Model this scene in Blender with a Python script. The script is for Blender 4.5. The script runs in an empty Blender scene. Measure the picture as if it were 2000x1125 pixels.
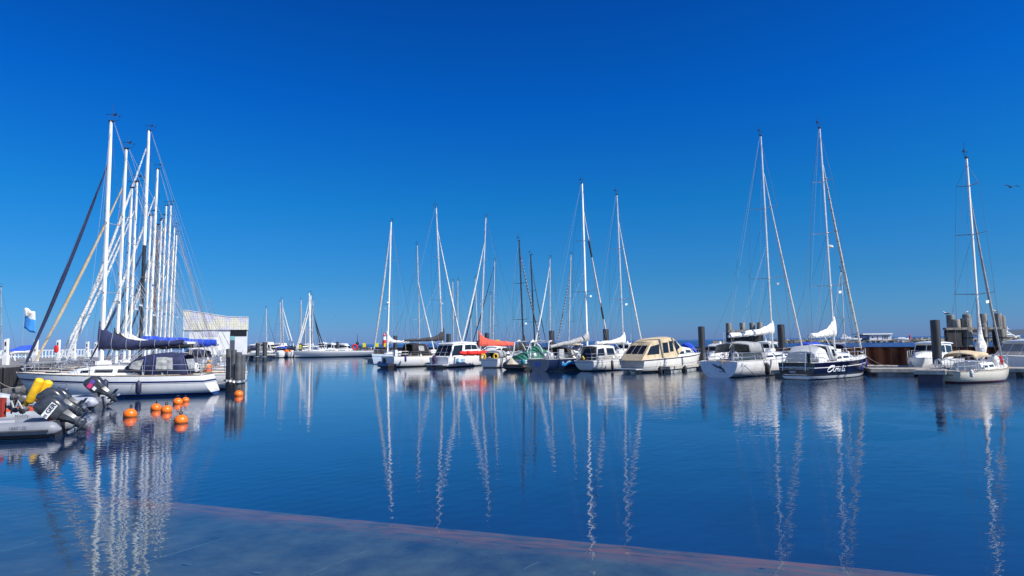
import bpy, math, random
from math import sin, cos, pi, radians, sqrt, atan2, exp
from mathutils import Vector, Matrix
random.seed(7)
SC = bpy.context.scene
COL = SC.collection
V = Vector
# ------------------------------------------------------------------ camera
F = 1300.0
CAMH = 2.8
cd = bpy.data.cameras.new('camera'); CAM = bpy.data.objects.new('camera', cd); COL.objects.link(CAM)
cd.sensor_width = 36; cd.lens = 36*F/2000; cd.clip_start = .1; cd.clip_end = 30000
PITCH = math.atan(105.2/F); ROLL = radians(-.82)
RM = Matrix.Rotation(pi/2+PITCH, 3, 'X') @ Matrix.Rotation(ROLL, 3, 'Z')
CAM.matrix_world = Matrix.Translation((0, 0, CAMH)) @ RM.to_4x4()
SC.camera = CAM
SC.render.resolution_x = 1024; SC.render.resolution_y = 576
# ------------------------------------------------------------------ light
SUN_AZ = 118.0       # degrees clockwise from the view direction
SUN_EL = 44.0
w = bpy.data.worlds.new('World'); SC.world = w; w.use_nodes = True
wn = w.node_tree.nodes; wl = w.node_tree.links
bg = wn['Background']
sky = wn.new('ShaderNodeTexSky'); sky.sky_type = 'NISHITA'; sky.sun_disc = False
sky.sun_elevation = radians(SUN_EL); sky.sun_rotation = radians(SUN_AZ)
sky.altitude = 0; sky.air_density = 1.0; sky.dust_density = 0.3; sky.ozone_density = 3.0
# colour grade of the sky by elevation (deep polarised blue overhead, violet haze on the horizon)
tc = wn.new('ShaderNodeTexCoord'); sp = wn.new('ShaderNodeSeparateXYZ'); wl.new(tc.outputs['Generated'], sp.inputs[0])
ramp = wn.new('ShaderNodeValToRGB'); wl.new(sp.outputs['Z'], ramp.inputs['Fac'])
RAMP = [(0.0, (.26, .475, 1.24)), (.035, (.19, .50, 1.06)), (.09, (.125, .50, .96)), (.2, (.045, .55, 1.07)), (.34, (.012, .475, 1.28)), (.5, (.01, .37, 1.12)), (1, (.02, .24, .8))]
cr = ramp.color_ramp
while len(cr.elements) < len(RAMP): cr.elements.new(.5)
for e, (p, c) in zip(cr.elements, RAMP):
    e.position = p; e.color = (c[0]/2, c[1]/2, c[2]/2, 1)
mul = wn.new('ShaderNodeVectorMath'); mul.operation = 'MULTIPLY'
# unseen sky behind the camera, whitened to give shaded hulls a less blue fill
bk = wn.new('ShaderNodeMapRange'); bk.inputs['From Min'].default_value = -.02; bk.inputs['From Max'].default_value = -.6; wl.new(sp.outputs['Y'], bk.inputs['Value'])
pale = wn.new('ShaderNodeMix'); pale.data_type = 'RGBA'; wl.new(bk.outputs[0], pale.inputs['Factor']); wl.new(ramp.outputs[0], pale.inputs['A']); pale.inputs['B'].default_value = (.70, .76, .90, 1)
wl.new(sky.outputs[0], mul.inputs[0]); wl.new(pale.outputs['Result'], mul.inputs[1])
mul2 = wn.new('ShaderNodeVectorMath'); mul2.operation = 'SCALE'; mul2.inputs['Scale'].default_value = 2.0
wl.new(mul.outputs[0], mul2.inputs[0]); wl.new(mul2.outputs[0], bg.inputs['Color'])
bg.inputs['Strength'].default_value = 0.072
sd = bpy.data.lights.new('sun', 'SUN'); SUN = bpy.data.objects.new('sun', sd); COL.objects.link(SUN)
sd.energy = 4.8; sd.angle = radians(.5); sd.color = (1, .955, .88)
az = radians(SUN_AZ); el = radians(SUN_EL)
sdir = V((sin(az)*cos(el), cos(az)*cos(el), sin(el)))
SUN.rotation_euler = sdir.to_track_quat('Z', 'Y').to_euler(); SUN.location = sdir*60
SC.view_settings.view_transform = 'Standard'; SC.view_settings.look = 'None'
SC.view_settings.exposure = 0.5; SC.view_settings.gamma = 1
SC.cycles.max_bounces = 8; SC.cycles.transparent_max_bounces = 10
SC.cycles.glossy_bounces = 4; SC.cycles.caustics_reflective = False; SC.cycles.caustics_refractive = False
try: SC.cycles.use_denoising = True
except Exception: pass
# ------------------------------------------------------------------ photo geometry
RMT = RM.transposed()
def proj(P):
    q = RMT @ (V(P) - V((0, 0, CAMH)))
    return (1000 + F*q.x/-q.z, 562.5 - F*q.y/-q.z)
def ray(u, v):
    return RM @ V(((u-1000)/F, -(v-562.5)/F, -1))
def at(u, v, d):                 # point at pixel column / row on the plane Y = d
    r = ray(u, v); return V((0, 0, CAMH)) + r*(d/r.y)
def pl(u, d, z=0.0):             # point at depth d and height z standing in pixel column u
    x = (u-1000)/F*d
    for _ in range(6):
        x += (u - proj((x, d, z))[0])*d/F
    return V((x, d, z))
# ------------------------------------------------------------------ materials
MATS = {}
def nd(t, k): return t.nodes.new(k)
def M(name, col, rough=.5, metal=0., var=.08, scale=3., bump=0., bscale=20., spec=.5, coat=0., wet=None, stretch=None):
    if name in MATS: return MATS[name]
    m = bpy.data.materials.new(name); m.use_nodes = True; t = m.node_tree; b = t.nodes['Principled BSDF']
    b.inputs['Roughness'].default_value = rough; b.inputs['Metallic'].default_value = metal
    b.inputs['Specular IOR Level'].default_value = spec
    if coat: b.inputs['Coat Weight'].default_value = coat; b.inputs['Coat Roughness'].default_value = .08
    g = nd(t, 'ShaderNodeNewGeometry') if False else nd(t, 'ShaderNodeTexCoord')
    n = nd(t, 'ShaderNodeTexNoise'); n.inputs['Scale'].default_value = scale; n.inputs['Detail'].default_value = 5
    src = g.outputs['Object']
    if stretch:
        mp = nd(t, 'ShaderNodeMapping'); mp.inputs['Scale'].default_value = stretch; t.links.new(src, mp.inputs[0]); src = mp.outputs[0]
    t.links.new(src, n.inputs['Vector'])
    mx = nd(t, 'ShaderNodeMix'); mx.data_type = 'RGBA'
    c = V(col[:3])
    lo = c*(1-var*2.2); hi = c*(1+var*.9)
    mx.inputs['A'].default_value = (*lo, 1); mx.inputs['B'].default_value = (*[min(1, x) for x in hi], 1)
    mr = nd(t, 'ShaderNodeMapRange'); mr.inputs['From Min'].default_value = .3; mr.inputs['From Max'].default_value = .7
    t.links.new(n.outputs['Fac'], mr.inputs['Value']); t.links.new(mr.outputs[0], mx.inputs['Factor'])
    t.links.new(mx.outputs['Result'], b.inputs['Base Color'])
    if bump:
        n2 = nd(t, 'ShaderNodeTexNoise'); n2.inputs['Scale'].default_value = bscale; n2.inputs['Detail'].default_value = 4
        t.links.new(src, n2.inputs['Vector'])
        bp = nd(t, 'ShaderNodeBump'); bp.inputs['Distance'].default_value = bump; bp.inputs['Strength'].default_value = 1
        t.links.new(n2.outputs['Fac'], bp.inputs['Height']); t.links.new(bp.outputs[0], b.inputs['Normal'])
    MATS[name] = m; return m
WHITE = M('gelcoat_white', (.77, .77, .75), .25, var=.06, scale=1.3, coat=.2)
CREAM = M('gelcoat_cream', (.78, .74, .62), .28, var=.04, scale=1.3, coat=.2)
GREYW = M('gelcoat_grey', (.55, .57, .60), .3, var=.05)
DECK = M('deck_nonslip', (.66, .66, .62), .7, var=.08, scale=5)
TEAK = M('teak', (.30, .19, .10), .7, var=.22, scale=6)
GLASSD = M('window_dark', (.014, .017, .024), .08, var=.2, spec=.4)
CLEARV = M('window_vinyl', (.40, .40, .38), .12, var=.28, scale=4, spec=.7)
ALU = M('aluminium', (.62, .63, .65), .32, .85, var=.06)
MASTW = M('mast_white', (.80, .80, .78), .35, var=.08, scale=6, stretch=(1, 1, .15))
MASTG = M('mast_silver', (.60, .60, .60), .34, .55, var=.08)
MASTK = M('mast_black', (.018, .018, .022), .35, var=.2)
MASTB = M('mast_brown', (.16, .10, .07), .5, var=.2)
STEEL = M('stainless', (.68, .68, .70), .2, .9, var=.05)
WIRE = M('wire', (.10, .105, .12), .5, .2, var=.05)
WIREL = M('rope_halyard', (.30, .33, .40), .7, var=.05)
ROPE = M('rope', (.42, .40, .35), .9, var=.2, scale=30)
NAVY = M('canvas_navy', (.020, .028, .085), .85, var=.2, scale=4, bump=.02, bscale=6)
NAVYG = M('navy_gloss', (.008, .012, .055), .12, var=.15, coat=.5)
BLUE = M('canvas_royal', (.012, .07, .55), .75, var=.2, scale=3, bump=.03, bscale=5)
BLACKC = M('canvas_black', (.012, .013, .018), .85, var=.25, scale=4, bump=.02, bscale=6)
CHAR = M('canvas_charcoal', (.035, .037, .045), .85, var=.2, scale=4, bump=.02, bscale=6)
BEIGE = M('canvas_beige', (.56, .45, .29), .85, var=.09, scale=2, bump=.02, bscale=5)
LIGHTC = M('canvas_white', (.72, .72, .70), .9, var=.13, scale=3, bump=.07, bscale=4, stretch=(1, 1.5, 2.2))
GREYC = M('canvas_grey', (.36, .37, .38), .85, var=.12, scale=3, bump=.02, bscale=5)
CORAL = M('canvas_coral', (.72, .10, .055), .85, var=.15, scale=3, bump=.06, bscale=5)
REDC = M('canvas_red', (.75, .02, .012), .8, var=.15, scale=4, bump=.03, bscale=5)
GREENC = M('canvas_green', (.012, .13, .085), .8, var=.2, scale=3, bump=.03, bscale=4)
RUBBER = M('rubber_black', (.012, .012, .014), .55, var=.3)
RIBG = M('tube_grey', (.21, .225, .26), .5, var=.08, scale=3)
RIBD = M('tube_dark', (.055, .06, .07), .55, var=.15)
RIBL = M('tube_light', (.33, .36, .41), .5, var=.08, scale=3)
ORANGE = M('buoy_orange', (.90, .17, .008), .38, var=.08, scale=6)
YELLOW = M('yellow', (.80, .50, .015), .55, var=.1, scale=5)
YELSIGN = M('sign_yellow', (.85, .72, .02), .5, var=.04)
RED = M('paint_red', (.65, .02, .015), .45, var=.1)
ENGK = M('engine_black', (.045, .052, .065), .28, var=.25, coat=.3)
ENGG = M('engine_grey', (.16, .18, .21), .3, .3, var=.15)
PILE = M('pile_black', (.030, .032, .038), .5, var=.35, scale=3, bump=.008, bscale=9, stretch=(1, 1, .15))
WOOD = M('weathered_wood', (.25, .235, .205), .85, var=.30, scale=5, bump=.02, bscale=9, stretch=(1, 1, .12))
WOODK = M('tarred_wood', (.028, .028, .03), .85, var=.35, scale=5, bump=.02, bscale=9, stretch=(1, 1, .12))
PLANK = M('pontoon_plank', (.33, .31, .28), .85, var=.2, scale=5)
CONC = M('pontoon_concrete', (.42, .41, .37), .85, var=.2, scale=3)
FLOATG = M('float_grey', (.30, .32, .33), .8, var=.25, scale=2)
SKIN = M('skin', (.55, .30, .20), .6, var=.05)
HAIR = M('hair', (.10, .05, .02), .8, var=.1)
TEALC = M('teal_cover', (.01, .20, .24), .7, var=.1)
WALLW = M('wall_white', (.60, .61, .63), .6, var=.05, scale=.5)
INKB = M('lettering_blue', (.02, .10, .6), .5)
INKD = M('lettering_dark', (.05, .06, .09), .5)
INKW = M('lettering_white', (.82, .82, .82), .5)

def hull_mat(name, col, boot=(.01, .012, .03), boot_h=.10, stripes=(), rough=.2, waves=False, antif=None):
    """gelcoat hull: boot stripe by height, sheer stripes by distance under the sheer (UV.y), waterline grime"""
    m = bpy.data.materials.new(name); m.use_nodes = True; t = m.node_tree; b = t.nodes['Principled BSDF']
    b.inputs['Roughness'].default_value = rough; b.inputs['Coat Weight'].default_value = .35; b.inputs['Coat Roughness'].default_value = .06
    tcn = nd(t, 'ShaderNodeTexCoord'); so = nd(t, 'ShaderNodeSeparateXYZ'); t.links.new(tcn.outputs['Object'], so.inputs[0])
    su = nd(t, 'ShaderNodeSeparateXYZ'); t.links.new(tcn.outputs['UV'], su.inputs[0])
    n = nd(t, 'ShaderNodeTexNoise'); n.inputs['Scale'].default_value = 2; n.inputs['Detail'].default_value = 6
    mpp = nd(t, 'ShaderNodeMapping'); mpp.inputs['Scale'].default_value = (2, 2, .5)
    t.links.new(tcn.outputs['Object'], mpp.inputs[0]); t.links.new(mpp.outputs[0], n.inputs['Vector'])
    def mathn(op, a, bb):
        q = nd(t, 'ShaderNodeMath'); q.operation = op
        for i, x in enumerate((a, bb)):
            if isinstance(x, (int, float)): q.inputs[i].default_value = x
            else: t.links.new(x, q.inputs[i])
        return q.outputs[0]
    def mix(fac, a, bb):
        q = nd(t, 'ShaderNodeMix'); q.data_type = 'RGBA'
        if isinstance(fac, (int, float)): q.inputs['Factor'].default_value = fac
        else: t.links.new(fac, q.inputs['Factor'])
        for k, x in (('A', a), ('B', bb)):
            if isinstance(x, tuple): q.inputs[k].default_value = (*x[:3], 1)
            else: t.links.new(x, q.inputs[k])
        return q.outputs['Result']
    c = mix(n.outputs['Fac'], tuple(x*.84 for x in col), tuple(min(1, x*1.04) for x in col))
    if waves:
        wv = nd(t, 'ShaderNodeTexNoise'); wv.inputs['Scale'].default_value = .9; wv.inputs['Detail'].default_value = 3; wv.inputs['Distortion'].default_value = 1.2
        t.links.new(tcn.outputs['Object'], wv.inputs['Vector'])
        zz = mathn('SUBTRACT', mathn('ADD', mathn('MULTIPLY', so.outputs['Z'], .9), mathn('MULTIPLY', so.outputs['X'], -.045)), mathn('MULTIPLY', wv.outputs['Fac'], 1.1))
        inb = mathn('MULTIPLY', mathn('GREATER_THAN', zz, -.26), mathn('LESS_THAN', zz, -.04))
        inb = mathn('MULTIPLY', inb, mathn('GREATER_THAN', so.outputs['X'], 1.6))
        c = mix(inb, c, (.03, .30, .70))
        inw = mathn('MULTIPLY', mathn('GREATER_THAN', zz, -.04), mathn('LESS_THAN', zz, .0))
        inw = mathn('MULTIPLY', inw, mathn('GREATER_THAN', so.outputs['X'], 1.6))
        c = mix(inw, c, (.6, .72, .8))
    for d0, d1, sc in stripes:
        f = mathn('MULTIPLY', mathn('GREATER_THAN', su.outputs['Y'], d0), mathn('LESS_THAN', su.outputs['Y'], d1))
        c = mix(f, c, sc)
    # grime band just over the boot top
    gz = nd(t, 'ShaderNodeMapRange'); gz.inputs['From Min'].default_value = boot_h+.22; gz.inputs['From Max'].default_value = boot_h
    t.links.new(so.outputs['Z'], gz.inputs['Value'])
    g = mathn('MULTIPLY', mathn('MULTIPLY', gz.outputs[0], n.outputs['Fac']), .9)
    c = mix(g, c, (.42, .40, .30) if sum(col) > 1 else (.10, .12, .10))
    c = mix(mathn('LESS_THAN', so.outputs['Z'], boot_h), c, boot)
    c = mix(mathn('LESS_THAN', so.outputs['Z'], boot_h*.25), c, (.05, .06, .035))
    t.links.new(c, b.inputs['Base Color'])
    MATS[name] = m; return m

# ------------------------------------------------------------------ mesh builder
class MB:
    def __init__(s): s.v = []; s.f = []; s.m = []; s.uv = {}
    def add(s, vs, fs, mi=0):
        o = len(s.v); s.v += [tuple(x) for x in vs]
        for f in fs: s.f.append(tuple(i+o for i in f)); s.m.append(mi)
        return o
    def hexa(s, p, mi=0):       # 8 points: bottom 4 ccw, top 4 ccw
        s.add(p, [(0, 3, 2, 1), (4, 5, 6, 7), (0, 1, 5, 4), (1, 2, 6, 5), (2, 3, 7, 6), (3, 0, 4, 7)], mi)
    def box(s, x0, x1, y0, y1, z0, z1, mi=0):
        s.hexa([(x0, y0, z0), (x1, y0, z0), (x1, y1, z0), (x0, y1, z0), (x0, y0, z1), (x1, y0, z1), (x1, y1, z1), (x0, y1, z1)], mi)
    def loft(s, rings, mi=0, closed=True, cap0=True, cap1=True):
        n = len(rings[0]); o = len(s.v); fs = []
        for r in rings: s.v += [tuple(x) for x in r]
        for i in range(len(rings)-1):
            for j in range(n if closed else n-1):
                k = (j+1) % n
                s.f.append((o+i*n+j, o+i*n+k, o+(i+1)*n+k, o+(i+1)*n+j)); s.m.append(mi)
        if closed and cap0: s.f.append(tuple(o+j for j in reversed(range(n)))); s.m.append(mi)
        if closed and cap1: s.f.append(tuple(o+(len(rings)-1)*n+j for j in range(n))); s.m.append(mi)
        return o
    def tube(s, pts, r, n=6, mi=0, flat=1.0, cap=True):
        pts = [V(p) for p in pts]; k = len(pts)
        rs = r if isinstance(r, (list, tuple)) else [r]*k
        rings = []; up = None
        for i in range(k):
            d = (pts[min(i+1, k-1)] - pts[max(i-1, 0)])
            if d.length < 1e-9: d = V((0, 0, 1))
            d.normalize()
            if up is None: up = V((0, 1, 0)) if abs(d.y) < .9 else V((1, 0, 0))
            a = d.cross(up)
            if a.length < 1e-4: a = d.cross(V((1, 0, 0)))
            a.normalize(); b = a.cross(d).normalized(); up = b
            rings.append([pts[i] + a*cos(2*pi*j/n)*rs[i] + b*sin(2*pi*j/n)*rs[i]*flat for j in range(n)])
        s.loft(rings, mi, True, cap, cap)
    def ball(s, c, r, nu=12, nv=8, mi=0, z0=-1., z1=1.):
        c = V(c); r = V(r) if not isinstance(r, (int, float)) else V((r, r, r)); rings = []
        for i in range(nv+1):
            a = math.asin(z0) + (math.asin(z1)-math.asin(z0))*i/nv
            rr = max(cos(a), .001)
            rings.append([(c.x+r.x*rr*cos(2*pi*j/nu), c.y+r.y*rr*sin(2*pi*j/nu), c.z+r.z*sin(a)) for j in range(nu)])
        s.loft(rings, mi)
    def lathe(s, prof, c=(0, 0, 0), n=16, mi=0):
        s.loft([[(c[0]+r*cos(2*pi*j/n), c[1]+r*sin(2*pi*j/n), c[2]+z) for j in range(n)] for z, r in prof], mi)
    def xform(s, mat, start=0):
        for i in range(start, len(s.v)): s.v[i] = tuple(mat @ V(s.v[i]))
    def build(s, name, mats, parent=None, smooth=True, ang=38, solid=None):
        me = bpy.data.meshes.new(name); me.from_pydata(s.v, [], s.f); 
        mats = mats if isinstance(mats, (list, tuple)) else [mats]
        for m in mats: me.materials.append(m)
        if len(mats) > 1: me.polygons.foreach_set('material_index', s.m)
        if s.uv:
            uvl = me.uv_layers.new(name='UVMap')
            for l in me.loops:
                uvl.data[l.index].uv = s.uv.get(l.vertex_index, (0, 9))
        me.update()
        if smooth:
            me.polygons.foreach_set('use_smooth', [True]*len(me.polygons)); me.set_sharp_from_angle(angle=radians(ang))
        o = bpy.data.objects.new(name, me); COL.objects.link(o)
        if parent is not None: o.parent = parent
        if solid:
            q = o.modifiers.new('shell', 'SOLIDIFY'); q.thickness = solid; q.offset = -1
        return o
def tag(o, label, cat, group=None, kind=None):
    if label: o['label'] = label
    if cat: o['category'] = cat
    if group: o['group'] = group
    if kind: o['kind'] = kind
    return o
def empty(name, loc=(0, 0, 0), rz=0.):
    o = bpy.data.objects.new(name, None); COL.objects.link(o); o.location = loc; o.rotation_euler = (0, 0, rz)
    o.empty_display_size = .3; return o
def struct(o): o['kind'] = 'structure'; return o
def text_mesh(txt, size, shear=0., bold=0.):
    c = bpy.data.curves.new('lettering', 'FONT'); c.body = txt; c.size = size; c.extrude = .006; c.shear = shear; c.offset = bold
    c.align_x = 'CENTER'; c.align_y = 'CENTER'; c.resolution_u = 3
    o = bpy.data.objects.new('lettering', c); COL.objects.link(o)
    dg = bpy.context.evaluated_depsgraph_get(); dg.update()
    me = bpy.data.meshes.new_from_object(o.evaluated_get(dg))
    COL.objects.unlink(o); bpy.data.objects.remove(o)
    return me
def lettering(txt, size, mat, parent, mtx, shear=0., bold=0., proj_fn=None, name='lettering'):
    me = text_mesh(txt, size, shear, bold); me.transform(mtx)
    if proj_fn:
        for v in me.vertices: v.co = proj_fn(v.co)
    me.materials.clear(); me.materials.append(mat)
    o = bpy.data.objects.new(name, me); COL.objects.link(o); o.parent = parent; return o

# ------------------------------------------------------------------ hull
class Hull:
    def __init__(s, L, B, fs, fb, tr=.7, tm=.42, over=.5, sr=.0, zk=-.5, stz=.04, sag=.07, full=2.1):
        s.L, s.B, s.fs, s.fb, s.tr, s.tm, s.over, s.sr, s.zk, s.stz, s.sag, s.full = L, B, fs, fb, tr, tm, over, sr, zk, stz, sag, full
    def b(s, t):
        if t < s.tm: return s.B/2*(s.tr+(1-s.tr)*sin(pi/2*t/s.tm))
        return s.B/2*max(0, 1-((t-s.tm)/(1-s.tm))**s.full)
    def zs(s, t): return s.fs*(1-t)+s.fb*t - s.sag*sin(pi*t)
    def zb(s, t): return s.zk*max(0, sin(pi*min(1, t*.92+.02)))**.7 + s.stz*(1-t)
    def pt(s, t, u, sd=1):
        py = .55+.55*max(0, (t-.6)/.4); b = s.b(t); zs = s.zs(t); zb = s.zb(t)
        y = b*max(0, sin(u))**py; q = (1-cos(u))**.9; z = zb+(zs-zb)*q
        h = max(0, min(1, z/zs)) if zs > 0 else 1
        x = t*s.L - s.over*(1-h)**1.15*max(0, (t-.7)/.3)**2 + (-s.sr*(1-h))*max(0, 1-t/.12)
        return V((x, sd*y, z))
    def yat(s, x, z):
        t = max(0, min(1, x/s.L)); zs = s.zs(t); zb = s.zb(t); q = max(0, min(1, (z-zb)/(zs-zb)))
        c = 1-q**(1/.9); u = math.acos(max(-1, min(1, c)))
        py = .55+.55*max(0, (t-.6)/.4)
        return s.b(t)*max(0, sin(u))**py
    def build(s, parent, mat, deckmat=None, tmat=None, cockpit=(.05, .3), rail=TEAK, nst=22, deck=True):
        mb = MB(); nr = 11; ts = [0, .012]+[i/nst for i in range(1, nst)]+[.985, 1]
        us = [pi/2*(k/(nr-1))**.85 for k in range(nr)]
        o = 0; rings = []
        for t in ts:
            r = [s.pt(t, u, -1) for u in reversed(us)] + [s.pt(t, u, 1) for u in us[1:]]
            rings.append(r)
            for p in r:
                mb.uv[o] = (p.x, s.zs(t)-p.z); o += 1
        mb.loft(rings, 0, closed=False)
        n = len(rings[0])
        mb.f.append(tuple(reversed(range(n)))[::-1]); mb.m.append(1 if tmat else 0)
        mb.f[-1] = tuple(range(n))
        h = mb.build('hull', [mat, tmat or mat], parent)
        if deck:
            d = MB(); ys = [-1, -.66, -.62, 0, .62, .66, 1]; c0, c1 = cockpit
            tt = [0, c0-.001 if c0 > .01 else .005, c0+.004, (c0+c1)/2, c1-.004, c1+.001]+[c1+(1-c1)*k/12 for k in range(1, 12)]+[.997]
            rr = []
            for t in tt:
                row = []
                for y in ys:
                    z = s.zs(t)+.05*(1-y*y) - .01
                    if c0 < t < c1 and abs(y) < .64: z -= .42
                    row.append((t*s.L, y*s.b(t)*.995, z))
                rr.append(row)
            d.loft(rr, 0, closed=False)
            d.build('deck', deckmat or DECK, parent, ang=30)
            rl = MB()
            for sd in (-1, 1):
                rl.tube([s.pt(t, pi/2, sd)+V((0, 0, .015)) for t in [k/16 for k in range(16)]+[.985]], .022, 5)
            rl.build('rub_rail', rail, parent)
        return h

# lofted superstructure. section = (xb, wb, zb, xt, wt, zt)
class House:
    def __init__(s, secs, crown=.08, fillet=.12): s.s = secs; s.c = crown; s.fl = fillet
    def sec(s, k):
        k = max(0, min(len(s.s)-1, k)); i = min(int(k), len(s.s)-2); f = k-i
        return [a+(b-a)*f for a, b in zip(s.s[i], s.s[i+1])]
    def side(s, k, f, sd):
        xb, wb, zb, xt, wt, zt = s.sec(k)
        return V((xb+(xt-xb)*f, sd*(wb+(wt-wb)*f), zb+(zt-zb)*f))
    def ring(s, k, closed):
        xb, wb, zb, xt, wt, zt = s.sec(k); r = min(s.fl, .45*wt+.001)
        q = [(0, 1.)]
        pts = [V((xb, wb, zb)), V((xb+(xt-xb)*.85, wb+(wt-wb)*.85, zb+(zt-zb)*.85)), V((xt, wt, zt))]
        for a in (.3, .6, 1):
            pts.append(V((xt, wt-r*a, zt+s.c*.55*sin(a*pi/2))))
        pts += [V((xt, wt*.4, zt+s.c*.9)), V((xt, 0, zt+s.c))]
        return pts + [V((p.x, -p.y, p.z)) for p in reversed(pts[:-1])]
    def build(s, name, mat, parent, closed=True, sub=3, cap0=True, cap1=True, solid=None, wob=0., ang=38):
        mb = MB(); n = (len(s.s)-1)*sub; rs = []
        for i in range(n+1):
            r = s.ring(i/sub, closed)
            if wob: r = [p+V((0, 0, random.uniform(-wob, wob)*(1 if j > 1 and j < len(r)-2 else 0))) for j, p in enumerate(r)]
            rs.append(r)
        mb.loft(rs, 0, closed=closed, cap0=cap0, cap1=cap1)
        return mb.build(name, mat, parent, ang=ang, solid=solid)
    def window(s, parent, k0, k1, f0, f1, mat=None, name='window', sides=(-1, 1), off=.012, slant=0., frame=None):
        out = []
        for sd in sides:
            mb = MB()
            for (e, mi, oo) in (((0, 0, off),) if not frame else ((.0, 1, off*.6), (frame, 0, off))):
                rows = []
                dk = e/max(.1, (s.side(k1, .5, 1)-s.side(k0, .5, 1)).length)*(k1-k0)
                df = e/max(.1, (s.side(k0, 1, 1)-s.side(k0, 0, 1)).length)
                a0, a1, g0, g1 = k0+dk, k1-dk, f0+df, f1-df
                for i in range(5):
                    k = a0+(a1-a0)*i/4; row = []
                    for j in range(3):
                        f = g0+(g1-g0)*j/2
                        row.append(s.side(k+slant*(f-f0), f, sd)+V((0, sd*oo, 0)))
                    rows.append(row)
                back = [[p-V((0, sd*(oo+.01), 0)) for p in row] for row in rows]
                rings = []
                for row, bk in zip(rows, back): rings.append(row+list(reversed(bk)))
                mb.loft(rings, mi)
            out.append(mb.build(name, [mat or GLASSD, MATS['gelcoat_white']] if frame else (mat or GLASSD), parent, smooth=False))
        return out
    def endwin(s, parent, k, y0, y1, f0, f1, mat=None, off=.015, name='windscreen', dirx=1):
        p = []
        for y, f in ((y0, f0), (y1, f0), (y1, f1), (y0, f1)):
            q = s.side(k, f, 1); p.append(V((q.x, y*q.y, q.z)))
        nrm = (p[1]-p[0]).cross(p[3]-p[0]).normalized()
        if nrm.x*dirx < 0: nrm = -nrm
        mb = MB(); mb.hexa([a-nrm*.01 for a in p]+[a+nrm*off for a in p])
        return mb.build(name, mat or GLASSD, parent, smooth=False)
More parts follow.
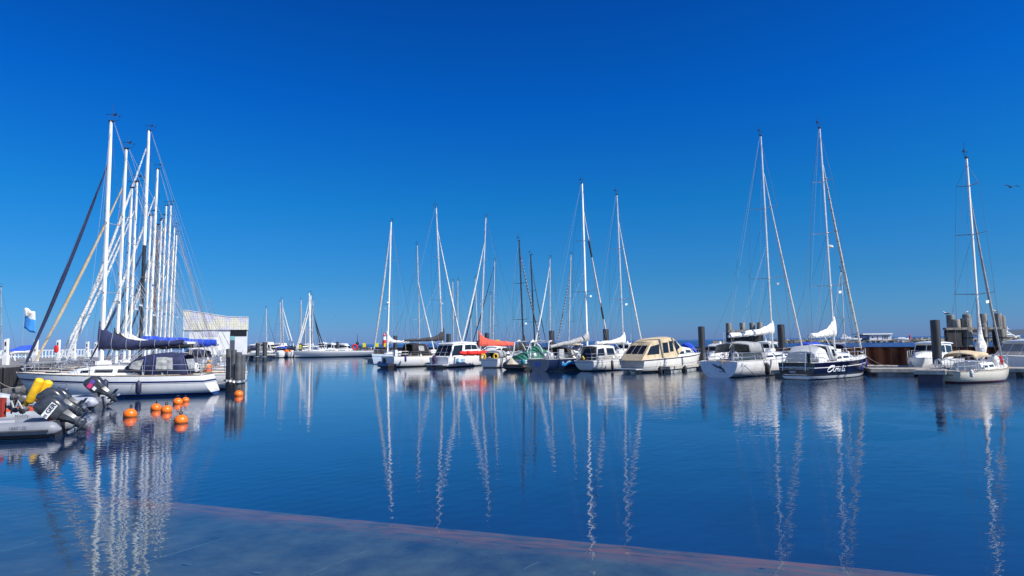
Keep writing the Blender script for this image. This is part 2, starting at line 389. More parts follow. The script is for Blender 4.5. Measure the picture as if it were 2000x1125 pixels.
# ------------------------------------------------------------------ sailing yacht
YG = {}
def frame_of(S, Bw):
    p0 = pl(S[0], S[1], .3); p1 = pl(Bw[0], Bw[1], .9)
    p0.z = p1.z = 0
    d = p1-p0; L = d.length; rz = atan2(d.y, d.x)
    return p0, L, rz
def sail(label, S, Bw, mpx, top, beam=3.3, fb=(1.05, 1.3), hm=None, tr=.7, sr=0., over=.5, stz=.04, my=655,
         mast=MASTW, mr=.085, furl=(LIGHTC, .075, .86), cover=(LIGHTC, .9, .32), boomz=2.35, boomf=.40, boomup=.0,
         spread=(.36, .68), hood=None, hoodwin=CLEARV, bim=None, detail=1, group=None, tmat=None, cabh=.42, wheel=False,
         deckmat=None, rail=TEAK, cat='sailing yacht', wires=True, wr=.010, cov_tail=0, zk=-.5, backstay=True, tm=.42, ckp=(.05, .3), name='sailing_yacht', stripef=None, radar=None, mastlow=None, sag=.07, full=2.1, lazy=False, solid_cabin=WHITE):
    p0, L, rz = frame_of(S, Bw)
    E = empty(name, p0, rz); tag(E, label, cat, group)
    E.rotation_euler[2] = rz
    W = Matrix.Translation(p0) @ Matrix.Rotation(rz, 4, 'Z'); Wi = W.inverted()
    H = Hull(L, beam, fb[0], fb[1], tr=tr, sr=sr, over=over, stz=stz, zk=zk, tm=tm, sag=sag, full=full)
    hm = hm or MATS['hull_white']
    H.build(E, hm, deckmat, tmat, cockpit=ckp, rail=rail)
    # mast position on the centre line
    def f(x): return proj(W @ V((x, 0, boomz)))[0]-mpx
    a, b = 0., L*1.0
    xm = .58*L
    if f(a)*f(b) < 0:
        for _ in range(30):
            c = (a+b)/2
            if f(a)*f(c) <= 0: b = c
            else: a = c
        xm = (a+b)/2
    xm = min(max(xm, .45*L), .79*L)
    # mast top: sight line meets the boat's centre plane
    n = V((-sin(rz), cos(rz), 0)); r = ray(*top); C = V((0, 0, CAMH))
    ok = abs(r.normalized().dot(n)) > .12
    mw = W @ V((xm, 0, 0))
    T = None
    if ok:
        T = Wi @ (C + r*((p0-C).dot(n)/r.dot(n)))
    T2 = Wi @ at(top[0], top[1], mw.y)
    if T is None or abs(T.x-xm) > .06*T2.z: T = V((xm + max(-.05*T2.z, min(.05*T2.z, T2.x-xm)), max(-.25, min(.25, T2.y)), T2.z))
    else: T.y = 0
    top3 = T; tt = min(.97, xm/L); zd = H.zs(tt)
    cabx0, cabx1 = .31*L, .74*L
    base = V((xm, 0, zd+cabh*.7)) if cabx0 < xm < cabx1 else V((xm, 0, zd))
    def mp(fr): return base.lerp(top3, fr)
    mb = MB(); mb.tube([mp(0), mp(.5), mp(.85), mp(1)], [mr, mr, mr*.95, mr*.72], 10, flat=.68 if detail else 1)
    mo = mb.build('mast', mast, E)
    if mastlow:
        mb = MB(); mb.tube([mp(0.0), mp(.5)], mr*1.12, 10, flat=.75); mb.build('mast_sleeve', mastlow, E)
    # masthead fittings
    mh = MB(); q = top3
    mh.box(q.x-.16, q.x+.14, -.05, .05, q.z-.06, q.z+.05)
    mh.tube([q+V((.1, .03, .05)), q+V((.1, .03, .42))], .009, 4); mh.tube([q+V((-.22, .03, .40)), q+V((.32, .03, .42))], .014, 4)
    mh.hexa([q+V(p) for p in ((-.30, .0, .33), (-.14, .0, .33), (-.14, .05, .33), (-.30, .05, .33), (-.32, .0, .5), (-.14, .0, .42), (-.14, .05, .42), (-.32, .05, .5))])
    mh.tube([q+V((-.12, -.03, 0)), q+V((-.45, -.03, .1)), q+V((-.47, -.03, .3))], .011, 4)
    mh.ball(q+V((-.47, -.03, .32)), .05, 6, 4)
    if detail > 1 or (int(top[0]) % 3 == 0): mh.tube([q+V((-.1, .05, 0)), q+V((-.1, .06, 1.0))], .011, 4)
    mh.build('wind_vane', MATS['mast_black'], mo)
    # spreaders
    tips = []
    for i, fr in enumerate(spread):
        hp = mp(fr); ln = beam*(.43-.09*i)*(.9 if len(spread) > 1 else .8)
        tp = [hp+V((-.25*ln, sd*ln, .06)) for sd in (-1, 1)]; tips.append((hp, tp))
        sb = MB()
        for t_ in tp: sb.tube([hp, t_], [.032, .02], 5)
        sb.build('spreader', mast if mast is not MASTW else M('spreader_grey', (.28, .29, .31), .5), mo, smooth=False)
    if tips and detail:
        c = tips[-1][1][0].lerp(tips[-1][0], .35) if len(tips) == 1 else tips[0][1][0].lerp(tips[0][0], .35); fl = MB()
        fl.hexa([c+V(p) for p in ((0, 0, -.62), (-.27, .03, -.66), (-.27, .04, -.66), (0, .01, -.62), (0, 0, -.45), (-.27, .06, -.50), (-.27, .07, -.50), (0, .01, -.45))])
        fl.build('pennant', (INKW, GREYC, INKW, M('pennant_blue', (.05, .15, .5), .8))[int(top[1]) % 4], mo, smooth=False)
        ml = MB()
        for fr_, dy in ((.42, .0), (.63, 0)):
            q = mp(fr_)+V((mr*.9, 0, 0)); ml.ball(q, (.06, .05, .09), 6, 4)
        ml.build('mast_light', RUBBER, mo)
    if wires:
        wb = MB()
        for k, sd in enumerate((-1, 1)):
            ch = V((xm-.15, sd*H.b(tt)*.92, zd))
            path = [ch]+[t_[1][k] for t_ in tips]+[mp(.97)]
            for a_, b_ in zip(path, path[1:]): wb.tube([a_, b_], wr, 4, cap=False)
            if tips:
                wb.tube([ch+V((-.3, 0, 0)), tips[0][0]], wr, 4, cap=False)
                if len(tips) > 1: wb.tube([tips[0][1][k], tips[1][0]], wr*.8, 4, cap=False)
        if backstay:
            sp_ = top3.lerp(V((.15, 0, fb[0])), .72)
            wb.tube([top3+V((-.14, 0, 0)), sp_], wr, 4, cap=False)
            for sd in (-1, 1): wb.tube([sp_, V((.12, sd*H.b(0)*.8, fb[0]+.05))], wr, 4, cap=False)
        wb.build('standing_rigging', WIRE, mo, smooth=False)
        hb = MB()
        bm = V((max(.3, xm-boomf*L), 0, boomz+boomup))
        hb.tube([top3+V((-.14, 0, 0)), bm], wr*.7, 4, cap=False)
        hb.tube([mp(.98)+V((.09, 0, 0)), mp(.02)+V((.16, .05, 0))], wr*.8, 4, cap=False)
        hb.tube([mp(.9)+V((.05, .08, 0)), V((xm+.4, .35*beam, zd+.1))], wr*.8, 4, cap=False)
        if lazy or detail > 0:
            for sd in (-1, 1):
                for fx in (.35, .75):
                    hb.tube([mp(.5), V((xm-boomf*L*fx, sd*.12, boomz+.1))], wr*.6, 4, cap=False)
        hb.build('halyard', WIREL, mo, smooth=False)
    # forestay with furled jib
    bow = V((L*.965, 0, H.zs(.97)+.12)); ft = mp(furl[2] if furl else .95)
    if furl:
        fb_ = MB(); pts = []; rs = []
        for i in range(15):
            t = i/14; t2 = .03+.94*t
            pts.append(bow.lerp(ft, t2)+V((-.12*sin(pi*t2), 0, -.05*sin(pi*t2)))); rs.append(furl[1]*(.55+.6*(1-abs(2*t-.75))**.7 if abs(2*t-.75) < 1 else .45)*random.uniform(.93, 1.07))
        fb_.tube(pts, rs, 8)
        fo = fb_.build('furled_jib', furl[0], E)
        st = MB(); st.tube([bow, ft], .014, 4); st.ball(bow+V((0, 0, .12)), (.12, .12, .07), 8, 5); st.build('forestay', STEEL, fo)
        if len(furl) > 3:
            for i in range(furl[4]):
                sb = MB()
                t = .06+.9*(i+.5)/furl[4]; c = bow.lerp(ft, .03+.94*t)+V((-.12*sin(pi*(.03+.94*t)), 0, -.05*sin(pi*(.03+.94*t)))); d = (ft-bow).normalized()
                sb.tube([c-d*furl[5], c+d*furl[5]], furl[1]*1.12, 8); sb.build('sail_tie', furl[3], fo)
    else:
        st = MB(); st.tube([bow, ft], wr*1.2, 4); st.build('forestay', WIRE, mo)
    # boom and cover
    bl = boomf*L; z0 = boomz
    bo = MB(); bo.tube([V((xm-.12, 0, z0)), V((xm-bl-.1, 0, z0+boomup))], .075, 8); boo = bo.build('boom', mast if mast is not MASTW else ALU, E)
    if cover:
        cm, pk, ch = cover[:3]; cb = MB(); rings = []; N = 18
        ph = random.random()*6
        for i in range(N+1):
            t = i/N; x = xm+.2-(bl+.12)*t; zb = z0-.06+boomup*t
            hh = ch*(1-.45*t)+ (pk-ch)*exp(-t*bl/.75) + .03*sin(t*17+ph)+(.02*random.random())
            if i == 0: hh *= .97
            ww = (.15+.05*(1-t))*(1+.12*sin(t*23+ph)) + .05*exp(-t*8)
            ww *= (.55 if i == 0 else 1)
            row = []
            for j in range(14):
                a = 2*pi*j/14; s_, c_ = sin(a), cos(a)
                yy = ww*s_*(1 if c_ < 0 else max(.22, 1-.75*c_**.8*(hh > .45)-.25*c_*(hh <= .45)))
                zz = zb+hh*.5+hh*.5*c_ if hh > 0 else zb
                if c_ < -.2: zz -= .05*(1+sin(t*31+j))*.6+ (cov_tail*sin(pi*t) if cov_tail else 0)
                row.append(V((x, yy*(1+.10*sin(j*2.3+i*1.3)), zz+.022*sin(j*3.1+i*1.9))))
            rings.append(row)
        cb.loft(rings); co = cb.build('sail_cover', cm, boo, ang=60)
        tb = MB()
        for i in range(3, N-1, 3):
            r_ = rings[i]; c_ = sum((V(p) for p in r_), V())/len(r_)
            tb.tube([c_+(V(p)-c_)*1.04 for p in r_]+[c_+(V(r_[0])-c_)*1.04], .012, 4)
        tb.build('sail_tie', WIREL, co, smooth=False)
    kk = MB(); kk.tube([V((xm-.12, 0, zd+cabh+.05)), V((xm-min(1.4, bl*.4), 0, z0-.05))], .03, 5); kk.build('boom_vang', ALU, boo)
    sh = MB(); xe = xm-bl+.3; sh.tube([V((xe, 0, z0)), V((xe+.1, .1, fb[0]+.2))], .02, 4); sh.tube([V((xe, 0, z0)), V((xe+.1, -.1, fb[0]+.2))], .014, 4); sh.build('mainsheet', ROPE, boo)
    # cabin
    zc = lambda x: H.zs(x/L)-.03
    bw = lambda x: H.b(x/L)
    secs = []
    for k, (fx, wf, hf) in enumerate(((.0, .64, .95), (.3, .62, 1.), (.62, .60, .9), (.86, .5, .55), (1, .32, .06))):
        x = cabx0+(cabx1-cabx0)*fx
        secs.append((x+(.12 if k == 0 else 0), bw(x)*wf, zc(x), x+(.15 if k == 0 else -.05*k), bw(x)*wf*.86, zc(x)+cabh*hf))
    hs = House(secs, crown=.08, fillet=.1)
    cbn = hs.build('cabin', solid_cabin, E)
    if detail:
        for k0, k1 in (((.25, .95), (1.15, 1.85), (2.1, 2.6)) if detail > 1 else ((.3, 1.1), (1.3, 2.3))):
            hs.window(cbn, k0, k1, .38, .74)
        ht = MB(); xh = cabx1+.07*L
        ht.box(xh-.28, xh+.28, -.27, .27, H.zs(xh/L)+.03, H.zs(xh/L)+.10); ht.build('hatch', GLASSD, E, smooth=False)
        # handrails, winches
        wn_ = MB()
        for sd in (-1, 1):
            wn_.lathe([(0, .075), (.05, .065), (.1, .06), (.15, .08), (.17, .07)], (cabx0-.25, sd*bw(cabx0)*.78, zc(cabx0)+.05), 8)
            wn_.lathe([(0, .07), (.05, .06), (.1, .055), (.15, .075)], (cabx0*.62, sd*bw(cabx0*.6)*.8, zc(cabx0*.6)+.05), 8)
        wn_.build('winch', STEEL, E)
        hr = MB()
        for sd in (-1, 1):
            pts = [hs.side(k, 1, sd)+V((0, -sd*.12, .13)) for k in (.4, 1, 1.6, 2.2)]
            hr.tube(pts, .018, 5)
        hr.build('handrail', STEEL, cbn)
    if hood:
        x0 = cabx0-.75; x1 = cabx0+.75; w0 = bw(cabx0)*.70; zb = zc(cabx0)+.12; zt = zb+.96
        hh = House([(x0, w0, zb, x0-.05, w0*.82, zt-.06), (x0+.45, w0, zb, x0+.4, w0*.84, zt), (x0+.9, w0*.97, zb+.1, x0+.85, w0*.82, zt-.05), (x1+.25, w0*.80, zb+.28, x1-.1, w0*.70, zt-.5), (x1+.42, w0*.74, zb+.3, x1+.3, w0*.66, zb+.36)], crown=.12, fillet=.3)
        ho = hh.build('sprayhood', hood, E, closed=False, cap0=False, cap1=False, solid=.02)
        hh.window(ho, 1.15, 2.7, .25, .78, hoodwin, sides=(-1, 1))
        hh.endwin(ho, 3.0, -.85, .85, .15, .98, hoodwin) if detail else None
    if bim:
        xa, xb_, mtb = bim; w0 = bw(xa)*.85; zb = fb[0]+.6
        bb = House([(xa, w0, zb-.05, xa+.05, w0*.93, zb+.55), (xa+(xb_-xa)*.5, w0, zb, xa+(xb_-xa)*.5, w0*.92, zb+.72), (xb_, w0, zb-.0, xb_-.05, w0*.9, zb+.66)], crown=.14, fillet=.35)
        bo_ = bb.build('bimini', mtb, E, closed=False, solid=.02)
        for sd in (-1, 1):
            lg = MB()
            for x in (xa, (xa+xb_)/2, xb_): lg.tube([V((x, sd*w0, zb)), V(((xa+xb_)/2, sd*w0, fb[0]))], .014, 5)
            lg.build('bimini_frame', STEEL, bo_)
    if detail:
        rb = MB(); hr = .62; r_ = .016 if detail > 1 else .018
        # pushpit
        for z in (.3, hr):
            pts = [V((.16*L, -H.b(.16)*.95, H.zs(.16)+z)), V((.05*L, -H.b(.05)*.95, H.zs(0)+z)), V((.06, -H.b(0)*.8, H.zs(0)+z)), V((.06, -H.b(0)*.2, H.zs(0)+z))]
            rb.tube(pts, r_, 5); rb.tube([V((p.x, -p.y, p.z)) for p in pts], r_, 5)
        for x in (.06, .05*L, .16*L):
            for sd in (-1, 1): rb.tube([V((x, sd*H.b(x/L)*(.8 if x < .1 else .95), H.zs(x/L))), V((x, sd*H.b(x/L)*(.8 if x < .1 else .95), H.zs(x/L)+hr))], r_, 5)
        rb.build('pushpit', STEEL, E)
        pb = MB(); zt_ = H.zs(.97)
        for z, x1 in ((.58, .985), (.30, .95)):
            pts = [V((.84*L, -H.b(.84)*.95, H.zs(.84)+z)), V((.93*L, -H.b(.93)*.95, zt_+z)), V((x1*L, -.10, zt_+z)), V((x1*L, .10, zt_+z)), V((.93*L, H.b(.93)*.95, zt_+z)), V((.84*L, H.b(.84)*.95, H.zs(.84)+z))]
            pb.tube(pts, r_, 5)
        for x in (.84, .93):
            for sd in (-1, 1): pb.tube([V((x*L, sd*H.b(x)*.95, H.zs(x))), V((x*L, sd*H.b(x)*.95, H.zs(x)+.58))], r_, 5)
        pb.build('pulpit', STEEL, E)
        lb = MB()
        xs = [.16, .28, .41, .55, .7, .84]
        for sd in (-1, 1):
            for z in (.3, .58):
                lb.tube([V((x*L, sd*H.b(x)*.95, H.zs(x)+z)) for x in xs], .008 if detail > 1 else .009, 4)
            for x in xs[1:-1]: lb.tube([V((x*L, sd*H.b(x)*.95, H.zs(x))), V((x*L, sd*H.b(x)*.95, H.zs(x)+.6))], .014, 4)
        lb.build('lifeline', STEEL, E, smooth=False)
        if wheel:
            wb = MB(); c = V((.14*L, 0, fb[0]+.35))
            R_ = .42
            pts = [c+V((0, R_*cos(a*pi/10), R_*sin(a*pi/10))) for a in range(21)]; wb.tube(pts, .018, 5, cap=False)
            for a in range(5): wb.tube([c, c+V((0, R_*cos(a*2*pi/5), R_*sin(a*2*pi/5)))], .01, 4)
            wb.build('steering_wheel', STEEL, E)
            pb = MB(); pb.loft([[(c.x+.1+a, b_, z) for a, b_ in ((0, -.12), (.25, -.12), (.25, .12), (0, .12))] for z in (fb[0]-.4, fb[0]+.55)]); pb.build('helm_pedestal', WHITE, E, smooth=False)
    if detail:
        rr = random.Random(int(L*1000)); dz = lambda x: H.zs(x/L)
        if rr.random() < .6 and cabh:
            x = .55*L; z = hs.sec(1.6)[5]+.1; lr = MB(); lr.box(x-.35, x+.35, -.24, .24, z, z+.24); lr.tube([V((x-.1, -.25, z+.12)), V((x-.1, -.25, z+.26)), V((x-.1, .25, z+.26))], .015, 4); lr.build('life_raft', WHITE, E)
        for k in range(2):
            x = (.48+.14*k)*L; sd = (-1, 1)[k]; vn = MB(); z = hs.sec(2)[5]; vn.tube([V((x, sd*.35, z)), V((x, sd*.35, z+.22)), V((x+.12, sd*.35, z+.27))], [.05, .055, .075], 8); vn.build('deck_vent', STEEL, E)
        hb2 = MB(); sd = rr.choice((-1, 1)); c = V((.03*L, sd*H.b(0)*.75, fb[0]+.42))
        hb2.tube([c+V((0, .2*cos(a), .24*sin(a))) for a in [radians(-60+30*k) for k in range(11)]], .06, 6); hb2.build('horseshoe_buoy', rr.choice((WHITE, WHITE, GREYC, YELLOW, WHITE)), E)
        for k in range(3):
            x = (.06+.10*k)*L+.2; cg = MB(); c = V((x, rr.uniform(-.3, .3)*beam, fb[0]-.15)); cg.ball(c, (rr.uniform(.15, .3), rr.uniform(.12, .2), rr.uniform(.12, .22)), 8, 6); cg.build('cockpit_cushion', rr.choice((NAVY, LIGHTC, GREYC, REDC, BLUE, BEIGE)), E)
        cl = MB(); c = V((.06*L+.1, -.38*beam*.8, fb[0]+.2)); cl.tube([c+V((.03*cos(a*3), .14*cos(a), .16*sin(a))) for a in [k*.5 for k in range(38)]], .02, 4); cl.build('coiled_rope', ROPE, E)
        jm_ = None
        for x0_, x1_, y_ in ((.10, .42, .42), (.12, .5, -.44)): jm_ = MB(); jm_.tube([V((x0_*L, y_*beam*.9, dz(x0_*L)+.05)), V(((x0_+x1_)/2*L, y_*beam*.98, dz(x0_*L)+.04)), V((x1_*L, y_*beam*.93, dz(x1_*L)+.05))], .018, 4); jm_.build('deck_line', ROPE, E, smooth=False)
        pass
        fs_ = MB(); fs_.tube([V((.05, -.3*beam, fb[0]+.3)), V((-.25, -.3*beam, fb[0]+1.35))], .014, 5); fs_.build('flagstaff', STEEL, E)
    if radar:
        q = mp(radar); rb = MB(); rb.lathe([(-.03, .0), (-.03, .2), (.0, .23), (.11, .22), (.17, .12), (.18, 0)], (q.x+.32, q.y, q.z), 14)
        rb.box(q.x, q.x+.3, q.y-.04, q.y+.04, q.z-.06, q.z-.03); rb.build('radar_dome', WHITE, mo)
    E['_L'] = L; E['_xm'] = xm
    return E, H, L, xm, W

# ------------------------------------------------------------------ motor boats
def rails(E, H, L, f0=.5, z=.55, name='railing'):
    rb = MB(); xs = [f0+(1-f0)*k/5*.98 for k in range(6)]
    for sd in (-1, 1):
        rb.tube([V((x*L, sd*(H.b(x)*.9+.02), H.zs(x)+z*(.2 if i == 0 else 1))) for i, x in enumerate(xs)], .018, 5)
        for x in xs[1:]: rb.tube([V((x*L, sd*(H.b(x)*.9+.02), H.zs(x))), V((x*L, sd*(H.b(x)*.9+.02), H.zs(x)+z))], .014, 4)
    return rb.build(name, STEEL, E)
def motor(label, S, Bw, beam=2.8, fb=(.8, 1.25), kind='cabin', hm=None, cat='motorboat', group=None, z1=2.6, canvas=NAVY, tarp=None, tmat=None, name='motorboat', detail=1, band=None, wm=None):
    wm = wm or GLASSD
    p0, L, rz = frame_of(S, Bw)
    E = empty(name, p0, rz); tag(E, label, cat, group)
    H = Hull(L, beam, fb[0], fb[1], tr=.88, sr=-.05, over=.12*L, stz=-.15, zk=-.5, tm=.35, sag=.03, full=2.6)
    H.build(E, hm or MATS['hull_white'], None, tmat, cockpit=(.06, .3), rail=GREYW)
    zc = lambda x: H.zs(x/L)-.03
    bw = lambda x: H.b(x/L)
    if kind == 'tarp':
        pts = []
        hs = House([(.01*L, bw(0)*1.02, zc(0)-.12, .04*L, bw(0)*.5, zc(0)+.35), (.25*L, bw(.25*L)*1.03, zc(0)-.12, .25*L, .4, zc(0)+.75), (.5*L, bw(.5*L)*1.03, zc(.5*L)-.12, .5*L, .45, z1), (.68*L, bw(.68*L)*1.03, zc(.68*L)-.12, .66*L, .35, z1-.3), (.97*L, .12, zc(L)-.05, .95*L, .04, zc(L)+.12)], crown=.1, fillet=.2)
        hs.build('tarpaulin', tarp, E, wob=.03)
    if kind in ('cabin', 'cruiser', 'canopy', 'open'):
        # forward trunk
        secs = [(.46*L, bw(.46*L)*.74, zc(.46*L), .47*L, bw(.46*L)*.66, zc(.46*L)+.55), (.68*L, bw(.68*L)*.68, zc(.68*L), .66*L, bw(.68*L)*.56, zc(.68*L)+.45), (.9*L, bw(.9*L)*.4, zc(.9*L), .86*L, bw(.9*L)*.25, zc(.9*L)+.06)]
        h1 = House(secs, .1, .15); tr_ = h1.build('forward_cabin', WHITE, E)
        if detail: h1.window(tr_, .2, 1.1, .35, .75)
        if detail: rails(E, H, L)
    if kind == 'cabin':
        x0, x1 = .24*L, .62*L; wd = bw(.4*L)*.74
        hs = House([(x0, wd, zc(x0), x0-.05, wd*.86, z1-.1), (x0+(x1-x0)*.5, wd, zc(x0), x0+(x1-x0)*.5, wd*.87, z1), (x1, wd*.95, zc(x1), x1-.45, wd*.8, z1-.08), ], .08, .15)
        wh = hs.build('wheelhouse', WHITE, E)
        for k0, k1 in ((.08, .9), (1.05, 1.88)): hs.window(wh, k0, k1, .45, .88)
        hs.endwin(wh, 2, -.92, -.04, .48, .92); hs.endwin(wh, 2, .04, .92, .48, .92)
        hs.endwin(wh, 0, -.85, -.06, .5, .9, dirx=-1, name='rear_window'); hs.endwin(wh, 0, .06, .85, .1, .9, dirx=-1, name='rear_door')
        rf = House([(x0-.35, wd*.93, z1-.08, x0-.35, wd*.92, z1-.04), (x0+.5*(x1-x0), wd*.95, z1+.0, x0+.5*(x1-x0), wd*.93, z1+.05), (x1-.2, wd*.85, z1-.08, x1-.25, wd*.83, z1-.04)], .1, .1)
        ro = rf.build('roof', WHITE, wh)
        aa = MB(); aa.tube([V((x0+.3, .2, z1+.1)), V((x0+.25, .2, z1+1.3))], .012, 5); aa.lathe([(0, .12), (.12, .14), (.2, .1), (.22, 0)], (x0+.7, -.1, z1+.12), 10); aa.build('antenna', WHITE, ro)
    if kind == 'cruiser':
        x0, x1 = .30*L, .70*L; wd = bw(.4*L)*.80
        hs = House([(x0, wd, zc(x0), x0+.5, wd*.84, z1-.05), (x0+(x1-x0)*.45, wd, zc(x0), x0+(x1-x0)*.45, wd*.86, z1), (x1-.3, wd*.92, zc(x1), x1-.9, wd*.76, z1-.12), (x1+.6, wd*.7, zc(x1)+.3, x1-.25, wd*.60, z1-.42)], .1, .2)
        wh = hs.build('wheelhouse', WHITE, E)
        hs.window(wh, .15, 1.0, .5, .86, wm); hs.window(wh, 1.05, 1.9, .5, .86, wm); hs.window(wh, 1.95, 2.8, .52, .84, wm)
        hs.endwin(wh, 3, -.9, .9, .2, .92)
        # cockpit canopy aft
        hc = House([(.05*L, wd*.98, fb[0], .14*L, wd*.8, z1-.18), (x0+.02, wd*.98, fb[0], x0+.45, wd*.83, z1-.07)], .1, .2)
        cp = hc.build('cockpit_canopy', WHITE, E)
        hc.window(cp, .12, .9, .12, .9, wm)
        for q0, q1 in ((-.93, -.36), (-.3, .3), (.36, .93)): hc.endwin(cp, 0, q0, q1, .12, .92, wm, dirx=-1, name='canopy_window')
        rf = House([(.12*L, wd*.85, z1-.13, .13*L, wd*.84, z1-.08), (x0+1, wd*.9, z1+.02, x0+1, wd*.88, z1+.07), (x1-.7, wd*.8, z1-.06, x1-.75, wd*.78, z1-.02)], .1, .1)
        rf.build('roof', WHITE, wh)
    if kind == 'open':
        x0, x1 = .30*L, .58*L; wd = bw(.4*L)*.8
        hs = House([(x0+.4, wd, zc(x0)+.1, x0+.2, wd*.86, z1-.45), (x1-.3, wd*.9, zc(x1)+.35, x1-.9, wd*.8, z1-.35), (x1+.3, wd*.55, zc(x1)+.45, x1-.45, wd*.5, z1-.42)], .03, .1)
        hs.build('windscreen', GLASSD, E)
        hc = House([(.06*L, wd, fb[0]+.1, .09*L, wd*.84, z1-.3), (.2*L, wd, fb[0]+.1, .2*L, wd*.86, z1-.02), (x0+.5, wd, fb[0]+.2, x0+.45, wd*.84, z1-.05), (x0+1.0, wd*.9, z1-.6, x0+1.0, wd*.8, z1-.3)], .12, .25)
        cp = hc.build('canopy', canvas, E, closed=False, solid=.02)
        hc.window(cp, .2, .9, .3, .8, CLEARV); hc.window(cp, 1.1, 1.9, .3, .8, CLEARV)
    return E, H, L, Matrix.Translation(p0) @ Matrix.Rotation(rz, 4, 'Z')

def outboard(parent, loc, tilt, scale=1., yaw=0., mat=ENGK, text=None):
    """engine cowl above the transom, leg and propeller aft; tilt lifts the leg out of the water; local x aft is negative"""
    E = empty('outboard_engine', loc, yaw); E.parent = parent
    R = Matrix.Rotation(tilt, 4, 'Y'); Sx = Matrix.Scale(scale, 4)
    c = MB(); rings = []
    for z, hx, hy, ox in ((.02, .20, .13, 0), (.10, .25, .17, 0), (.25, .285, .195, -.01), (.42, .29, .20, -.02), (.55, .27, .185, -.01), (.63, .21, .14, 0), (.665, .10, .07, .01)):
        rings.append([(ox+hx*math.copysign(abs(cos(a))**.65, cos(a)), hy*math.copysign(abs(sin(a))**.65, sin(a)), z+.05*cos(a)*(z > .3)) for a in [2*pi*k/20 for k in range(20)]])
    c.loft(rings); c.xform(R @ Sx); co = c.build('cowl', mat, E, ang=50)
    g = MB(); g.loft([[(x*1.01, y*1.02, z+.18) for x, y, z in rings[1]], [(x*1.015, y*1.03, z-.01) for x, y, z in rings[2]]], cap0=False, cap1=False); g.xform(R @ Sx); g.build('cowl_band', ENGG, co)
    l = MB()
    def sl(z, x0, x1, w): return [(x0, 0, z), (x0*.7+x1*.3, w, z), (x0*.3+x1*.7, w, z), (x1, 0, z), (x0*.3+x1*.7, -w, z), (x0*.7+x1*.3, -w, z)]
    l.loft([sl(.02, -.2, .18, .12), sl(-.12, -.19, .15, .11), sl(-.3, -.17, .08, .07), sl(-.55, -.16, .05, .05), sl(-.62, -.18, .06, .05), sl(-.80, -.13, .07, .03), sl(-1.02, -.08, .02, .015)])
    l.box(-.38, .10, -.11, .11, -.60, -.575)
    l.tube([(.16, 0, -.78), (.05, 0, -.78), (-.12, 0, -.78), (-.22, 0, -.78)], [.02, .065, .065, .05], 10)
    l.xform(R @ Sx @ Matrix.Scale(.68, 4, (0, 0, 1))); l.build('leg', mat, E)
    b = MB(); b.box(.12, .24, -.13, .13, -.35, .02); b.tube([(.1, -.1, -.15), (.2, -.1, -.3)], .03, 6); b.xform(Sx); b.build('mounting_bracket', ENGG, E)
    p = MB()
    p.tube([(-.20, 0, -.78), (-.32, 0, -.78)], [.05, .035], 8)
    for k in range(3):
        a = k*2*pi/3+.4; d = V((0, cos(a), sin(a))); e = V((0, -sin(a), cos(a))); o_ = V((-.26, 0, -.78))
        p.hexa([o_+d*.03+e*.04+V((.03, 0, 0)), o_+d*.12+e*.06+V((.03, 0, 0)), o_+d*.13-e*.03-V((.03, 0, 0)), o_+d*.03-e*.03-V((.03, 0, 0))]+
               [o_+d*.03+e*.04+V((.045, 0, 0)), o_+d*.12+e*.06+V((.045, 0, 0)), o_+d*.13-e*.03-V((.015, 0, 0)), o_+d*.03-e*.03-V((.015, 0, 0))])
    p.xform(R @ Sx @ Matrix.Scale(.68, 4, (0, 0, 1))); p.build('propeller', STEEL, E)
    return E, co, R @ Sx
def rib(label, S, Bw, r=.24, beam=1.9, tube=RIBG, lower=RIBD, z=.28, name='inflatable_boat', cat='inflatable boat', group=None, floor=True):
    p0, L, rz = frame_of(S, Bw); E = empty(name, p0, rz); tag(E, label, cat, group)
    hb = beam/2-r; mb = MB(); pts = []; rs = []
    pts += [(-.28, -hb, z-.02), (-.1, -hb, z)]; rs += [.04, r*.8]
    for k in range(8): pts.append((L*.72*k/7, -hb, z+.02*k/7)); rs.append(r)
    for k in range(1, 12):
        a = pi*k/12; pts.append((L*.72+(L*.28-r)*sin(a), -hb*cos(a), z+.02+.28*sin(a)**2)); rs.append(r*(1-.1*sin(a)))
    for k in range(8): pts.append((L*.72*(1-k/7), hb, z)); rs.append(r)
    pts += [(-.1, hb, z), (-.28, hb, z-.02)]; rs += [r*.8, .04]
    mb.tube(pts, rs, 14); to = mb.build('inflatable_tube', [tube, RIBD], E, ang=60)
    zz_ = z-.05
    for p_ in to.data.polygons:
        if p_.center.z < z-.42*r+.28*max(0, (p_.center.x-L*.72)/(L*.28)): p_.material_index = 1
    sb = MB()
    for sd in (-1, 1):
        sb.tube([(x, sd*(hb+r*.97), z-.02) for x in [L*.72*k/7 for k in range(8)]], .03, 6, flat=1.6)
    sb.build('rubbing_strake', lower, to)
    h = MB()
    rings = []
    for t in [k/10 for k in range(11)]:
        w_ = hb*(1 if t < .6 else max(.03, 1-((t-.6)/.4)**2)); zb = -.12+.4*max(0, t-.6)**1.5
        rings.append([(t*L*.93, -w_, z), (t*L*.93, -w_, zb+.14), (t*L*.93, 0, zb), (t*L*.93, w_, zb+.14), (t*L*.93, w_, z)])
    h.loft(rings, closed=True); h.build('hull', lower, E)
    t = MB(); t.box(0, .05, -hb, hb, .0, z+.22); t.build('transom', lower, E)
    return E, p0, L, rz, hb, z, r, to
